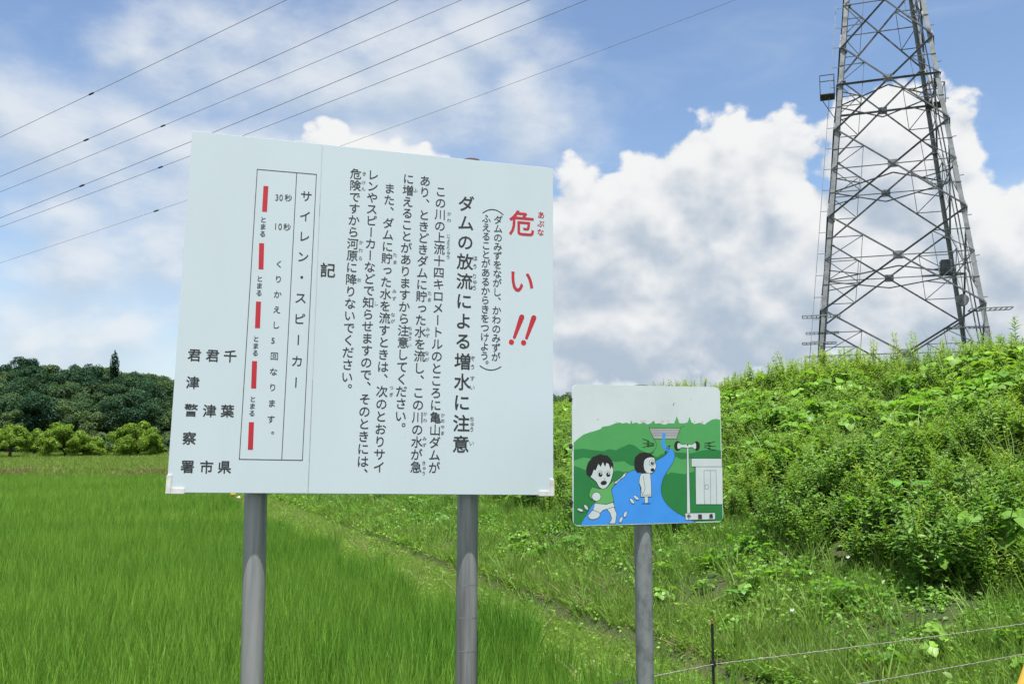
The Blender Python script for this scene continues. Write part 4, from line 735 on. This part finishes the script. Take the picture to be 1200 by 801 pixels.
('painted_girl','k',0.00145,[(0.3837,0.2624),(0.3828,0.2578),(0.3805,0.2537),(0.377,0.2507),(0.3728,0.2491),(0.3683,0.2492),(0.3642,0.2508),(0.3608,0.2539),(0.3587,0.2579),(0.358,0.2626),(0.3588,0.2672),(0.3611,0.2713),(0.3646,0.2743),(0.3688,0.2759),(0.3733,0.2758),(0.3775,0.2742),(0.3808,0.2711),(0.383,0.267),(0.3837,0.2624)]),
('painted_girl','k',0,[(0.3804,0.2605),(0.3799,0.2578),(0.3786,0.2555),(0.3765,0.2538),(0.3741,0.2529),(0.3715,0.2529),(0.369,0.2539),(0.3671,0.2556),(0.3658,0.2579),(0.3654,0.2606),(0.3659,0.2632),(0.3673,0.2656),(0.3693,0.2673),(0.3718,0.2682),(0.3744,0.2682),(0.3768,0.2672),(0.3788,0.2655),(0.38,0.2631)]),
('painted_girl','w',0,[(0.3773,0.2634),(0.3771,0.2626),(0.3767,0.2619),(0.3761,0.2613),(0.3754,0.261),(0.3747,0.261),(0.374,0.2613),(0.3734,0.2619),(0.3731,0.2626),(0.373,0.2634),(0.3731,0.2643),(0.3735,0.265),(0.3741,0.2655),(0.3748,0.2658),(0.3755,0.2658),(0.3762,0.2655),(0.3768,0.265),(0.3771,0.2642)]),
('painted_girl','k',0,[(0.3831,0.2314),(0.3824,0.2288),(0.3807,0.2264),(0.3781,0.2247),(0.375,0.2239),(0.3716,0.2239),(0.3685,0.2248),(0.366,0.2266),(0.3643,0.2289),(0.3638,0.2316),(0.3644,0.2342),(0.3662,0.2365),(0.3687,0.2382),(0.3719,0.2391),(0.3752,0.2391),(0.3784,0.2381),(0.3809,0.2364),(0.3825,0.2341)]),
('painted_splash','w',0,[(0.2829,0.0891),(0.2805,0.0884),(0.2773,0.089),(0.2736,0.0909),(0.27,0.0938),(0.2667,0.0975),(0.2643,0.1013),(0.2631,0.1049),(0.263,0.1079),(0.2643,0.1099),(0.2666,0.1106),(0.2699,0.1099),(0.2735,0.108),(0.2772,0.1051),(0.2804,0.1015),(0.2828,0.0976),(0.2841,0.094),(0.2841,0.091)]),
('painted_splash','k',0.00136,[(0.2829,0.0891),(0.2805,0.0884),(0.2773,0.089),(0.2736,0.0909),(0.27,0.0938),(0.2667,0.0975),(0.2643,0.1013),(0.2631,0.1049),(0.263,0.1079),(0.2643,0.1099),(0.2666,0.1106),(0.2699,0.1099),(0.2735,0.108),(0.2772,0.1051),(0.2804,0.1015),(0.2828,0.0976),(0.2841,0.094),(0.2841,0.091),(0.2829,0.0891)]),
('painted_splash','w',0,[(0.305,0.1046),(0.3027,0.1035),(0.2995,0.1037),(0.2955,0.105),(0.2913,0.1073),(0.2874,0.1103),(0.2843,0.1138),(0.2824,0.1171),(0.2818,0.1201),(0.2826,0.1222),(0.2848,0.1233),(0.2881,0.1231),(0.2921,0.1218),(0.2963,0.1195),(0.3001,0.1165),(0.3033,0.113),(0.3052,0.1097),(0.3058,0.1067)]),
('painted_splash','k',0.00136,[(0.305,0.1046),(0.3027,0.1035),(0.2995,0.1037),(0.2955,0.105),(0.2913,0.1073),(0.2874,0.1103),(0.2843,0.1138),(0.2824,0.1171),(0.2818,0.1201),(0.2826,0.1222),(0.2848,0.1233),(0.2881,0.1231),(0.2921,0.1218),(0.2963,0.1195),(0.3001,0.1165),(0.3033,0.113),(0.3052,0.1097),(0.3058,0.1067),(0.305,0.1046)]),
('painted_splash','w',0,[(0.0694,0.0664),(0.0671,0.0659),(0.064,0.0668),(0.0607,0.069),(0.0574,0.0721),(0.0546,0.0759),(0.0526,0.0799),(0.0517,0.0835),(0.0519,0.0864),(0.0533,0.0883),(0.0556,0.0888),(0.0587,0.0879),(0.062,0.0857),(0.0653,0.0826),(0.0681,0.0788),(0.0701,0.0748),(0.071,0.0711),(0.0708,0.0682)]),
('painted_splash','k',0.00136,[(0.0694,0.0664),(0.0671,0.0659),(0.064,0.0668),(0.0607,0.069),(0.0574,0.0721),(0.0546,0.0759),(0.0526,0.0799),(0.0517,0.0835),(0.0519,0.0864),(0.0533,0.0883),(0.0556,0.0888),(0.0587,0.0879),(0.062,0.0857),(0.0653,0.0826),(0.0681,0.0788),(0.0701,0.0748),(0.071,0.0711),(0.0708,0.0682),(0.0694,0.0664)]),
('painted_splash','w',0,[(0.0481,0.0619),(0.0466,0.0603),(0.0435,0.0594),(0.0395,0.0594),(0.0349,0.0603),(0.0303,0.062),(0.0262,0.0642),(0.0232,0.0667),(0.0216,0.0692),(0.0216,0.0715),(0.0232,0.0731),(0.0262,0.074),(0.0302,0.074),(0.0348,0.0731),(0.0394,0.0714),(0.0435,0.0692),(0.0465,0.0667),(0.0481,0.0641)]),
('painted_splash','k',0.00136,[(0.0481,0.0619),(0.0466,0.0603),(0.0435,0.0594),(0.0395,0.0594),(0.0349,0.0603),(0.0303,0.062),(0.0262,0.0642),(0.0232,0.0667),(0.0216,0.0692),(0.0216,0.0715),(0.0232,0.0731),(0.0262,0.074),(0.0302,0.074),(0.0348,0.0731),(0.0394,0.0714),(0.0435,0.0692),(0.0465,0.0667),(0.0481,0.0641),(0.0481,0.0619)]),
('painted_splash','w',0,[(0.2465,0.0564),(0.2483,0.0549),(0.2493,0.0521),(0.2494,0.0483),(0.2484,0.044),(0.2466,0.0397),(0.2442,0.036),(0.2414,0.0332),(0.2386,0.0317),(0.2361,0.0318),(0.2342,0.0333),(0.2332,0.0361),(0.2332,0.0399),(0.2341,0.0442),(0.2359,0.0485),(0.2384,0.0522),(0.2412,0.055),(0.244,0.0565)]),
('painted_splash','k',0.00136,[(0.2465,0.0564),(0.2483,0.0549),(0.2493,0.0521),(0.2494,0.0483),(0.2484,0.044),(0.2466,0.0397),(0.2442,0.036),(0.2414,0.0332),(0.2386,0.0317),(0.2361,0.0318),(0.2342,0.0333),(0.2332,0.0361),(0.2332,0.0399),(0.2341,0.0442),(0.2359,0.0485),(0.2384,0.0522),(0.2412,0.055),(0.244,0.0565),(0.2465,0.0564)]),
('painted_splash','w',0,[(0.2263,0.0342),(0.2282,0.0327),(0.2292,0.0298),(0.2292,0.0261),(0.2283,0.0218),(0.2265,0.0175),(0.224,0.0138),(0.2213,0.011),(0.2185,0.0095),(0.216,0.0096),(0.2141,0.0111),(0.2131,0.0139),(0.2131,0.0177),(0.214,0.022),(0.2158,0.0262),(0.2183,0.03),(0.221,0.0327),(0.2238,0.0342)]),
('painted_splash','k',0.00136,[(0.2263,0.0342),(0.2282,0.0327),(0.2292,0.0298),(0.2292,0.0261),(0.2283,0.0218),(0.2265,0.0175),(0.224,0.0138),(0.2213,0.011),(0.2185,0.0095),(0.216,0.0096),(0.2141,0.0111),(0.2131,0.0139),(0.2131,0.0177),(0.214,0.022),(0.2158,0.0262),(0.2183,0.03),(0.221,0.0327),(0.2238,0.0342),(0.2263,0.0342)]),
]
PLATE_TEXT= [(0.5441, 0.0273), (0.5989, 0.0259), (0.6541, 0.0265)]
WIRES=[
('A highest overhead line on the left, first to leave the top edge', 50, (79.163, 29.654, 66.721, 31.608, 44.867, 35.101), 66.72) ,
('B second overhead line from the top, its marker dot left of the board', 50, (78.783, 25.835, 67.066, 27.509, 34.54, 32.682), 67.07) ,
('C third overhead line from the top, running just under the second', 60.3, (94.834, 29.043, 69.571, 32.513, 35.384, 37.615), 69.57) ,
('D fourth overhead line from the top, vanishing behind the board corner', 50, (78.388, 21.868, 67.3, 23.465, 24.158, 30.249), 67.3) ,
('E fifth overhead line from the top, close below the fourth', 60.3, (94.433, 25.016, 69.672, 28.308, 24.279, 35.013), 69.67) ,
('F lowest overhead line, reaching farthest right across the blue sky', 60.3, (94.027, 20.942, 69.997, 23.954, 13.044, 32.381), 70.0) ,
('f faint distant overhead line in the upper left corner', 90, (157.601, 59.78, 124.219, 64.606, 103.366, 66.794), None) ,
]

# ================================================================ lettering
FC = bpy.data.curves.new('font_tool', 'FONT'); FC.resolution_u = 3; FO = bpy.data.objects.new('font_tool', FC); COL.objects.link(FO)
GLY = {}; BOLD = {(.006): .008, .004: .003, .005: .009, .02: .012}
def glyph(ch, off):
    if (ch, off) not in GLY:
        FC.body = ch; FC.offset = off; bpy.context.view_layer.update()
        me = bpy.data.meshes.new_from_object(FO.evaluated_get(bpy.context.evaluated_depsgraph_get()))
        GLY[ch, off] = (np.array([v.co[:2] for v in me.vertices]), [tuple(p.vertices) for p in me.polygons]); bpy.data.meshes.remove(me)
    return GLY[ch, off]
def put_char(mb, ch, u, v, em, off, y, wid=1.0, half=False):
    V, F = glyph(ch, off); V = V-np.array([(.31 if ch == '1' else .25) if half else .5, .36 if half else .38])
    if ch == 'ー': V = np.column_stack([V[:, 1], -V[:, 0]])
    elif ch in '、。': V = V+np.array([.58, .58])
    elif ch in 'ゃゅょっ': V = V+np.array([.08, .08])
    V = V*em*np.array([wid, 1]); k = BOLD.get(off, .010)*em*(.35 if em < .045 and off == .004 else 1)
    for j, (dx, dz) in enumerate(((0, 0), (k, 0), (-k, 0), (0, k), (0, -k))): mb.add([(u+q[0]+dx, y-.00006*j, v+q[1]+dz) for q in V], F)
def strip(mb, pts, w_, y, closed=False):
    n = len(pts)
    for i in range(n-1):
        (x0, z0), (x1, z1) = pts[i], pts[i+1]; L = math.hypot(x1-x0, z1-z0)
        if L < 1e-6: continue
        dx, dz = (x1-x0)/L*w_*.5, (z1-z0)/L*w_*.5
        mb.add([(x0-dx-dz, y, z0-dz+dx), (x0-dx+dz, y, z0-dz-dx), (x1+dx+dz, y, z1+dz-dx), (x1+dx-dz, y, z1+dz+dx)], [(0, 1, 2, 3)])
def flat_poly(mb, pts, y):
    a = sum(pts[i][0]*pts[(i+1) % len(pts)][1]-pts[(i+1) % len(pts)][0]*pts[i][1] for i in range(len(pts)))
    if a < 0: pts = pts[::-1]
    from mathutils.geometry import tessellate_polygon
    tr = tessellate_polygon([[Vector((p[0], p[1], 0)) for p in pts]])
    mb.add([(p[0], y, p[1]) for p in pts], [tuple(t) for t in tr])

# ================================================================ the big warning sign (local axes: x along the board, y away from the reader, z up the board)
ax = Vector((.96619115, .25688983, -.02196078)); az_ = Vector((.00607687, .05913902, .99823125)); az_ = (az_-ax*az_.dot(ax)).normalized(); ay = az_.cross(ax)
P0 = Vector((-1.49640115, 3.89819567, 1.37229193)); BASE = 1.40
W_, H_ = 1.7556, 1.6562
mx = Matrix((ax, ay, az_)).transposed().to_4x4(); mx.translation = P0-az_*BASE+ax*.85
sign = empty('warning_sign', None, mx)
tag(sign, 'large white board of Japanese dam-release warning text on two steel posts', 'sign')
O = Vector((-.85, 0, BASE))
class LB(MB):
    def build(s, name, m, parent=None, smooth=False):
        s.V = [(v[0]+O[0], v[1]+O[1], v[2]+O[2]) for v in s.V]; return super().build(name, m, parent, smooth)
def seam(v): return .5987+(.5932-.5987)*v/H_
def board(x0, x1, nm):
    mb = LB(); V = [(x0(0), 0, 0), (x1(0), 0, 0), (x1(H_), 0, H_), (x0(H_), 0, H_)]; bm = bmesh.new()
    vs = [bm.verts.new((p[0], yy, p[2])) for yy in (0, .026) for p in V]
    for f in ((0, 1, 2, 3), (7, 6, 5, 4), (0, 4, 5, 1), (1, 5, 6, 2), (2, 6, 7, 3), (3, 7, 4, 0)): bm.faces.new([vs[i] for i in f])
    bmesh.ops.recalc_face_normals(bm, faces=bm.faces[:]); bmesh.ops.bevel(bm, geom=bm.edges[:], offset=.0022, segments=2, affect='EDGES')
    bm.verts.index_update(); mb.add([v.co[:] for v in bm.verts], [[v.index for v in f.verts] for f in bm.faces]); bm.free()
    return mb.build('board', M['board'], sign)
bl = board(lambda v: 0, lambda v: seam(v)-.0008, 'l'); br = board(lambda v: seam(v)+.0008, lambda v: W_, 'r')
INK = {'k': M['ink'], 'r': M['red'], 'f': M['ink2'], 'd': M['ink3']}
for s_, u0, v0, u1, v1, em, off, mt in COLS:
    mb = LB(); n = len(s_); half = mt == 'd'
    for i, ch in enumerate(s_):
        f = i/(n-1) if n > 1 else 0
        put_char(mb, ch, u0+(u1-u0)*f, v0+(v1-v0)*f, em*.96, off, -.0006, .82 if half else (1.0), half)
    mb.build('lettering', INK[mt], bl if max(u0, u1) < .59 else br)
mb = LB()                                                # the two red strokes of the double exclamation mark
for dx in (0, .062):
    V = [(1.5480+dx, .7655), (1.5630+dx, .7625), (1.6055+dx, .8640), (1.5800+dx, .8715)]; flat_poly(mb, V, -.0006)
    for c, r in (((1.5405+dx, .7390), .0135), ((1.5927+dx, .8675), .0128), ((1.5555+dx, .764), .0076)): flat_poly(mb, [(c[0]+r*math.cos(k*.3927), c[1]+r*math.sin(k*.3927)) for k in range(16)], -.0006-.0002*(r != .0135))
mb.build('lettering', M['red'], br)
mb = LB()                                                # brackets round the small two-column note
for c, hh, s_ in (((1.4405, 1.384), .022, 1), ((1.4362, .6145), .018, -1)):
    strip(mb, [(c[0]-.052+.104*k/12, c[1]+s_*(hh*(1-((k-6)/6)**2))) for k in range(13)], .0045, -.0006)
mb.build('lettering', M['ink'], br)
mb = LB(); bx = [(.2995, 1.4985), (.5714, 1.5013), (.5672, .1488), (.2943, .1489)]
strip(mb, bx+[bx[0]], .0034, -.0006); strip(mb, [(.4798, 1.4998), (.4766, .1489)], .0034, -.0008); mb.build('ruled_box', M['ink3'], bl)
for a, c in BARS:
    mb = LB(); strip(mb, [(a[0], a[1]-.011), (c[0], c[1]+.011)], .0222, -.0006); mb.build('red_bar', M['red'], bl)
for s_, x in ((1, -.004), (-1, W_+.004)):                # corner clamps
    mb = LB(); L = .078; x1 = x+s_*L; t_ = .023; 
    mb.box((min(x, x+s_*t_), -.007, -.006), (max(x, x+s_*t_), .032, L), .003)
    mb.box((min(x+s_*t_*.97, x1), -.0068, -.006), (max(x+s_*t_*.97, x1), .0318, t_-.002), .003); mb.build('corner_clamp', M['trim'], sign)
for v in (.30, 1.32):
    mb = LB(); mb.box((.06, .0265, v), (W_-.06, .075, v+.045), .003); mb.build('rear_rail', M['galv2'], sign)
def post(u_top, u_bot, v_top, r, y, zb):
    mb = LB(); mb.tube([(u_bot, y, zb), (u_top, y, v_top-.03)], r, 40, True); return mb.build('post', M['galv'], sign, True)
def cap(u, y, v, r):
    mb = LB(); mb.tube([(u, y, v-.05), (u, y, v-.012), (u, y, v-.004), (u, y, v)], [r*1.06, r*1.06, r*.93, r*.5], 28); return mb.build('post_cap', M['cap'], sign, True)
yp = .076+.0508
post(.3185, .4190, 1.58, .0508, yp, -1.42); cap(.3185, yp, 1.585, .0508)
def band(u, v, r):
    mb = LB(); mb.tube([(u, yp, v-.002), (u, yp, v+.002)], r+.0006, 40, False); mb.build('weld_ring', M['galv2'], sign, True)
for v in (-.42, -.57, -.72): band(1.3522-(1.3522-1.3685)*(1.685-v)/3.075, v, .0508)
post(1.3522, 1.3685, 1.685, .0508, yp, -1.42); cap(1.3522, yp, 1.702, .0508)
# a dark cable tie strip low on the right-hand post
mb = LB(); mb.box((1.410, yp-.01, -.95), (1.4185, yp+.012, -.63), .002); mb.build('cable_conduit', M['blackp'], sign)

# ================================================================ the small picture board
yw = R(16.7); sx = Vector((math.cos(yw), math.sin(yw), 0)); sz = Vector((0, 0, 1)); sy = sz.cross(sx)
Q0 = Vector((.25551823, 3.81227445, 1.2382)); SB = 1.26; mx = Matrix((sx, sy, sz)).transposed().to_4x4(); mx.translation = Q0-sz*SB+sx*.356
ps = empty('picture_sign', None, mx); tag(ps, 'small square picture board of two cartoon children by a blue river, on one steel post', 'sign')
O = Vector((-.356, 0, SB))
def rr_pts(w0, w1, h0, h1, r):
    o = []
    for cx, cz, a0 in ((w1-r, h1-r, 0), (w0+r, h1-r, 90), (w0+r, h0+r, 180), (w1-r, h0+r, 270)):
        o += [(cx+r*math.cos(R(a0+k*15)), cz+r*math.sin(R(a0+k*15))) for k in range(7)]
    return o
mb = LB(); pts = rr_pts(.001, .7145, -.0005, .5985, .027); n = len(pts)
mb.add([(p[0], 0, p[1]) for p in pts]+[(p[0], .004, p[1]) for p in pts], [tuple(range(n)), tuple(range(n, 2*n))[::-1]]+[((i+1) % n, i, n+i, n+(i+1) % n) for i in range(n)])
pb = mb.build('board', M['board2'], ps)
lay_y = {}; y_ = 0.0; parts = {}
for nm, c, wd, pts in PIC:
    if nm not in parts: parts[nm] = LB(); parts[nm].mats = []
    mb = parts[nm]
    if c not in mb.mats: mb.mats.append(c)
    mb.mi = mb.mats.index(c); y_ -= .000012
    if wd: strip(mb, pts, wd, y_)
    else:
        if nm == 'painted_hills': pts = [(min(max(p[0], .0035), .712), max(p[1], .003)) for p in pts]
        flat_poly(mb, pts, y_)
for nm, mb in parts.items(): mb.build(nm, [M['pic_'+c] for c in mb.mats], pb)
mb = LB()
for ch, (u, v) in zip('千葉県', PLATE_TEXT): put_char(mb, ch, u, v, .021, .02, y_-.0003)
mb.build('lettering', M['ink'], pb)
mb = LB(); up_ = (.345); mb.tube([(up_-.001, .0456, -1.27), (up_, .0456, .575)], .0381, 36); mb.build('post', M['galv2'], ps, True)
mb = LB(); mb.tube([(up_, .0456, .576), (up_, .0456, .594), (up_, .0456, .603)], [.041, .041, .03], 24); mb.build('post_cap', M['dark'], ps, True)
for v in (.10, .335, .535):
    mb = LB(); mb.box((-.010, .0045, v-.012), (.06, .012, v+.010), .002); mb.tube([(-.003, -.004, v), (-.003, .012, v)], .006, 8); mb.build('clip', M['dark'], ps)

# ================================================================ wire fence, yellow pipe, bundle
def gz(x, y): return float(H(np.array([float(x)]), np.array([float(y)]))[0])
e = empty('fence_stake', (.985, 4.5, gz(.985, 4.5)-.15)); tag(e, 'thin black stake with an orange tip holding the fence wire', 'stake')
mb = MB(); mb.tube([(0, 0, 0), (0, 0, .852)], .0068, 10); mb.build('rod', M['blackp'], e, True)
mb = MB(); mb.tube([(0, 0, .852), (0, 0, .872)], .0058, 10); mb.build('tip', plain('orange_tip', (.35, .12, .06), .5), e, True)
mb = MB(); mb.box((-.011, -.012, .648), (.011, .012, .676), .002); mb.build('wire_clip', M['blackp'], e)
def cable(name, P, r, m, label, cat, group, n=48, twist=0.0):
    """a hanging line through P with a little sag per span"""
    Q = []
    for i in range(len(P)-1):
        a, b = Vector(P[i]), Vector(P[i+1])
        for k in range(n): f = k/n; q = a.lerp(b, f); q.z -= 4*P_SAG*f*(1-f); Q.append(q)
    Q.append(Vector(P[-1]))
    if twist:
        for k, q in enumerate(Q): q.x += math.sin(k*1.7)*twist; q.z += math.sin(k*2.3+1)*twist
    mb = MB(); mb.tube(Q, r, 6); o = mb.build(name, m, None, True); tag(o, label, cat, group); return o
P_SAG = .006
cable('fence_wire', [(-.60, 3.52, .50), (.985, 4.492, .511), (3.108, 5.55, .492), (5.4, 6.65, .49)], .0025, M['fwire'], 'upper grey fence wire clipped to the black stake', 'wire', 'wires of the low fence', 60, .0012)
P_SAG = .004
cable('fence_wire', [(-.60, 3.52, .28), (.985, 4.51, .295), (3.108, 5.55, .317), (5.4, 6.65, .32)], .0025, M['fwire'], 'lower grey fence wire running just above the grass', 'wire', 'wires of the low fence', 60, .0012)
e = empty('yellow_pipe', (1.705, 3.5, 0)); tag(e, 'yellow painted pipe leaning in at the lower right corner', 'pipe')
mb = MB(); mb.tube([(.0, 0, 0), (.334, 0, .80)], .055, 24); mb.build('tube', M['yellow'], e, True)
mb = MB(); mb.tube([(.334, 0, .80), (.338, 0, .812)], [.056, .045], 24); mb.build('end_cap', M['yellow'], e, True)
bx_, by_ = X(281, 27), 27.; e = empty('plastic_bundle', (bx_, by_, gz(bx_, by_)+.12)); tag(e, 'small yellow and cream plastic bundle at the paddy edge behind the sign post', 'bundle')
def blob(c, r, sq):
    bm = bmesh.new(); bmesh.ops.create_icosphere(bm, subdivisions=2, radius=1)
    V = [(c[0]+v.co.x*r*(1+.15*math.sin(v.co.y*7)), c[1]+v.co.y*r, c[2]+v.co.z*r*sq*(1+.2*math.sin(v.co.x*6))) for v in bm.verts]; F_ = [[v.index for v in f.verts] for f in bm.faces]; bm.free(); m_ = MB(); m_.add(V, F_); return m_
blob((-.05, 0, .36), .075, 1.1).build('bag', M['yel2'], e, True); blob((.11, .02, .25), .06, .9).build('bag', M['cream'], e, True)
mb = MB(); mb.tube([(0, 0, -.1), (-.02, 0, .36)], .015, 6); mb.build('stick', M['straw'], e)

# ================================================================ lattice tower
TA = R(19.55); e1 = Vector((math.cos(TA), -math.sin(TA), 0)); e2 = Vector((math.sin(TA), math.cos(TA), 0)); TW = lambda z: 9.6-.2065*z
near_c = e2*50+e1*3.75; mx = Matrix((e1, e2, Vector((0, 0, 1)))).transposed().to_4x4(); mx.translation = near_c+e2*(7.8/2)+Vector((0, 0, -.2))
tw = empty('lattice_tower', None, mx); tag(tw, 'tall grey steel lattice transmission tower standing behind the embankment', 'tower')
NZ = [0, 3.4, 8.7, 13.9, 18.9, 23.8, 28.4, 32.6, 36.4]
def corner(i, z): w2 = TW(z)/2; sx_, sy_ = ((-1, -1), (1, -1), (1, 1), (-1, 1))[i]; return Vector((sx_*w2, sy_*w2, z))
for i in range(4):
    mb = MB(); sx_, sy_ = ((-1, -1), (1, -1), (1, 1), (-1, 1))[i]
    mb.angle(corner(i, 0), corner(i, NZ[-1]), .235, .035, (-sx_, 0, 0), (0, -sy_, 0))
    for z in NZ[1:-1]: c = corner(i, z); mb.box((c.x-sx_*.15-.17, c.y-sy_*.15-.17, z-.28), (c.x-sx_*.15+.17, c.y-sy_*.15+.17, z-.245))
    mb.build('leg', M['tower'], tw)
for f in range(4):
    a, b = f, (f+1) % 4; nrm_ = [(0, -1, 0), (1, 0, 0), (0, 1, 0), (-1, 0, 0)][f]
    for k in range(len(NZ)-1):
        red = MB(); pl = MB()
        z0, z1 = NZ[k], NZ[k+1]; A0, B0, A1, B1 = corner(a, z0), corner(b, z0), corner(a, z1), corner(b, z1)
        w0, w1 = TW(z0), TW(z1); fx = w0/(w0+w1); C = A0.lerp(B1, fx); zc = C.z
        for (p, q) in ((A0, B1), (B0, A1)):
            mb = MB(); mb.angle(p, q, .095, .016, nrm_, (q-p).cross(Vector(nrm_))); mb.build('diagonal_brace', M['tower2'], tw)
        n_ = Vector(nrm_); pl.bar(C-Vector((0, 0, .22))+n_*.04, C+Vector((0, 0, .22))+n_*.04, .5, .03, nrm_) if k < 5 else None
        Ac, Bc = corner(a, zc), corner(b, zc)
        if k < 8:
            red.bar(Ac, C, .048); red.bar(Bc, C, .048)
            for leg0, leg1, lc, cc in ((A0, A1, Ac, C), (B0, B1, Bc, C)):
                dl = leg0.lerp(cc, .5); du = leg1.lerp(cc, .5)
                lo = leg0.lerp(leg1, (dl.z-leg0.z)/(leg1.z-leg0.z)); hi = leg0.lerp(leg1, (du.z-leg0.z)/(leg1.z-leg0.z))
                red.bar(lo, dl, .042); red.bar(hi, du, .042); red.bar(lc, dl, .042); red.bar(lc, du, .042)
                red.bar(dl, lc.lerp(cc, .5), .032); red.bar(du, lc.lerp(cc, .5), .032)
        if k in (4, 7):
            mb = MB(); mb.angle(Ac, Bc, .105, .018, nrm_, (0, 0, -1)); mb.build('horizontal_brace', M['tower2'], tw)
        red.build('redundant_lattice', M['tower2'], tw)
        if k < 5: pl.build('gusset_plate', M['tower'], tw)
for z in (5.6, 10.9, 16.1, 21.2):                        # horizontal plan bracing
    mb = MB(); c = [corner(i, z) for i in range(4)]; md = [(c[i]+c[(i+1) % 4])/2 for i in range(4)]
    for i in range(4): mb.bar(md[i], md[(i+1) % 4], .06); mb.bar(c[i], (md[i]+md[(i-1) % 4])/2, .05)
    mb.build('plan_lattice', M['tower2'], tw)
mb = MB()                                                # climbing ladder up the front left leg
mb.bar(corner(0, .2)+Vector((-.42, -.05, 0)), corner(0, 36)+Vector((-.42, -.05, 0)), .032)
for k in range(30): z = 1+k*1.2; c = corner(0, z); mb.bar(c+Vector((-.44, -.05, 0)), c+Vector((0, 0, 0)), .03)
mb.build('ladder', M['tower'], tw)
def platform(i, z, dx, dy, w1, w2, rail):
    mb = MB(); c = corner(i, z)+Vector((dx, dy, 0))
    for k in range(9): f = -w1/2+w1*k/8; mb.bar(c+Vector((f, -w2/2, 0)), c+Vector((f, w2/2, 0)), .035)
    for s_ in (-1, 1): mb.bar(c+Vector((-w1/2, s_*w2/2, 0)), c+Vector((w1/2, s_*w2/2, 0)), .05)
    if rail:
        for a in (-1, 1):
            for b_ in (-1, 1): mb.bar(c+Vector((a*w1/2, b_*w2/2, 0)), c+Vector((a*w1/2, b_*w2/2, 1.1)), .04)
            mb.bar(c+Vector((-w1/2, a*w2/2, 1.1)), c+Vector((w1/2, a*w2/2, 1.1)), .04); mb.bar(c+Vector((a*w1/2, -w2/2, 1.1)), c+Vector((a*w1/2, w2/2, 1.1)), .04)
        mb.box((c.x-w1/2, c.y-w2/2, z-.03), (c.x+w1/2, c.y+w2/2, z+.02)); mb.bar(c+Vector((-w1/2, 0, 0)), corner(i, z-1.4), .04)
    return mb
platform(0, 20.9, -.52, 0, .75, .9, True).build('rest_platform', M['dark'], tw)
platform(1, 20.0, -.35, .9, .9, .9, True).build('rest_platform', M['dark'], tw)
for i in range(4):                                       # anti-climb grilles
    platform(i, 8.35, (.0, .2, .1, 0)[i], 0, 1.9, 1.0, False).build('anticlimb_guard', M['tower'], tw)
    if i in (0, 3): platform(i, 6.9, 0, 0, 1.7, .9, False).build('anticlimb_guard', M['tower'], tw)
mb = MB(); c = corner(1, 12.6)+Vector((-1.6, 1.8, 0)); mb.box((c.x+.3, c.y-.3, 10.6), (c.x+.9, c.y+.3, 11.4), .05); mb.bar(c+Vector((-.6, 0, -2.0)), c+Vector((1.4, 0, -2.0)), .10); mb.build('equipment_box', M['tower2'], tw)
mb = MB(); c = corner(1, 9.7)+Vector((-1.0, 1.5, 0)); mb.tube([c+Vector((.3, -.25, -.6)), c+Vector((.3, .05, -.6)), c+Vector((.3, .25, -.6))], [.30, .32, .15], 18); mb.build('dish_antenna', M['tower'], tw, True)
mb = MB()
for k in range(12): z = 9+k*2.2; c = corner(1, z); mb.bar(c+Vector((-.1, .1, 0)), c+Vector((.2, -.03, 0)), .035)
for dx in (-.55, -.38): mb.bar(corner(1, 1)+Vector((dx, .3, 0)), corner(1, 36)+Vector((dx, .3, 0)), .06)
mb.build('cable_run', M['tower'], tw)

# ================================================================ power lines overhead: two vertical planes of three conductors
LD = Vector((-.891, .454, 0)).normalized(); LN = Vector((.454, .891, 0)).normalized()
def line_at(P_, t_, z): return LN*P_+LD*t_+Vector((0, 0, z))
# (plane distance, then along / height of three points, sleeve position along)
for nm, Pd, ctl, tz in WIRES:
    t0, z0, t1, z1, t2, z2 = ctl
    c = np.polyfit([t0, t1, t2], [z0, z1, z2], 2) if abs(t1-t0) > .1 else None
    c[0] = max(c[0], .00005); 
    Q = [line_at(Pd, t_, float(np.polyval(c, t_))) for t_ in np.linspace(min(t0, t2)-25, max(t0, t2)+45, 60)]
    mb = MB(); rad = .021 if nm[0] != 'F' else .014; mb.tube(Q, rad, 6); o = mb.build('power_line', M['wire'], None, True)
    tag(o, nm[2:], 'power line', 'power lines crossing the sky')
    if tz is not None:
        mb = MB(); a = [line_at(Pd, tz+d, float(np.polyval(c, tz+d))) for d in (-.35, -.22, .22, .35)]; mb.tube(a, [.03, .08, .08, .03], 8); mb.build('line_marker', M['dark'], o, True)
bpy.data.objects.remove(FO)
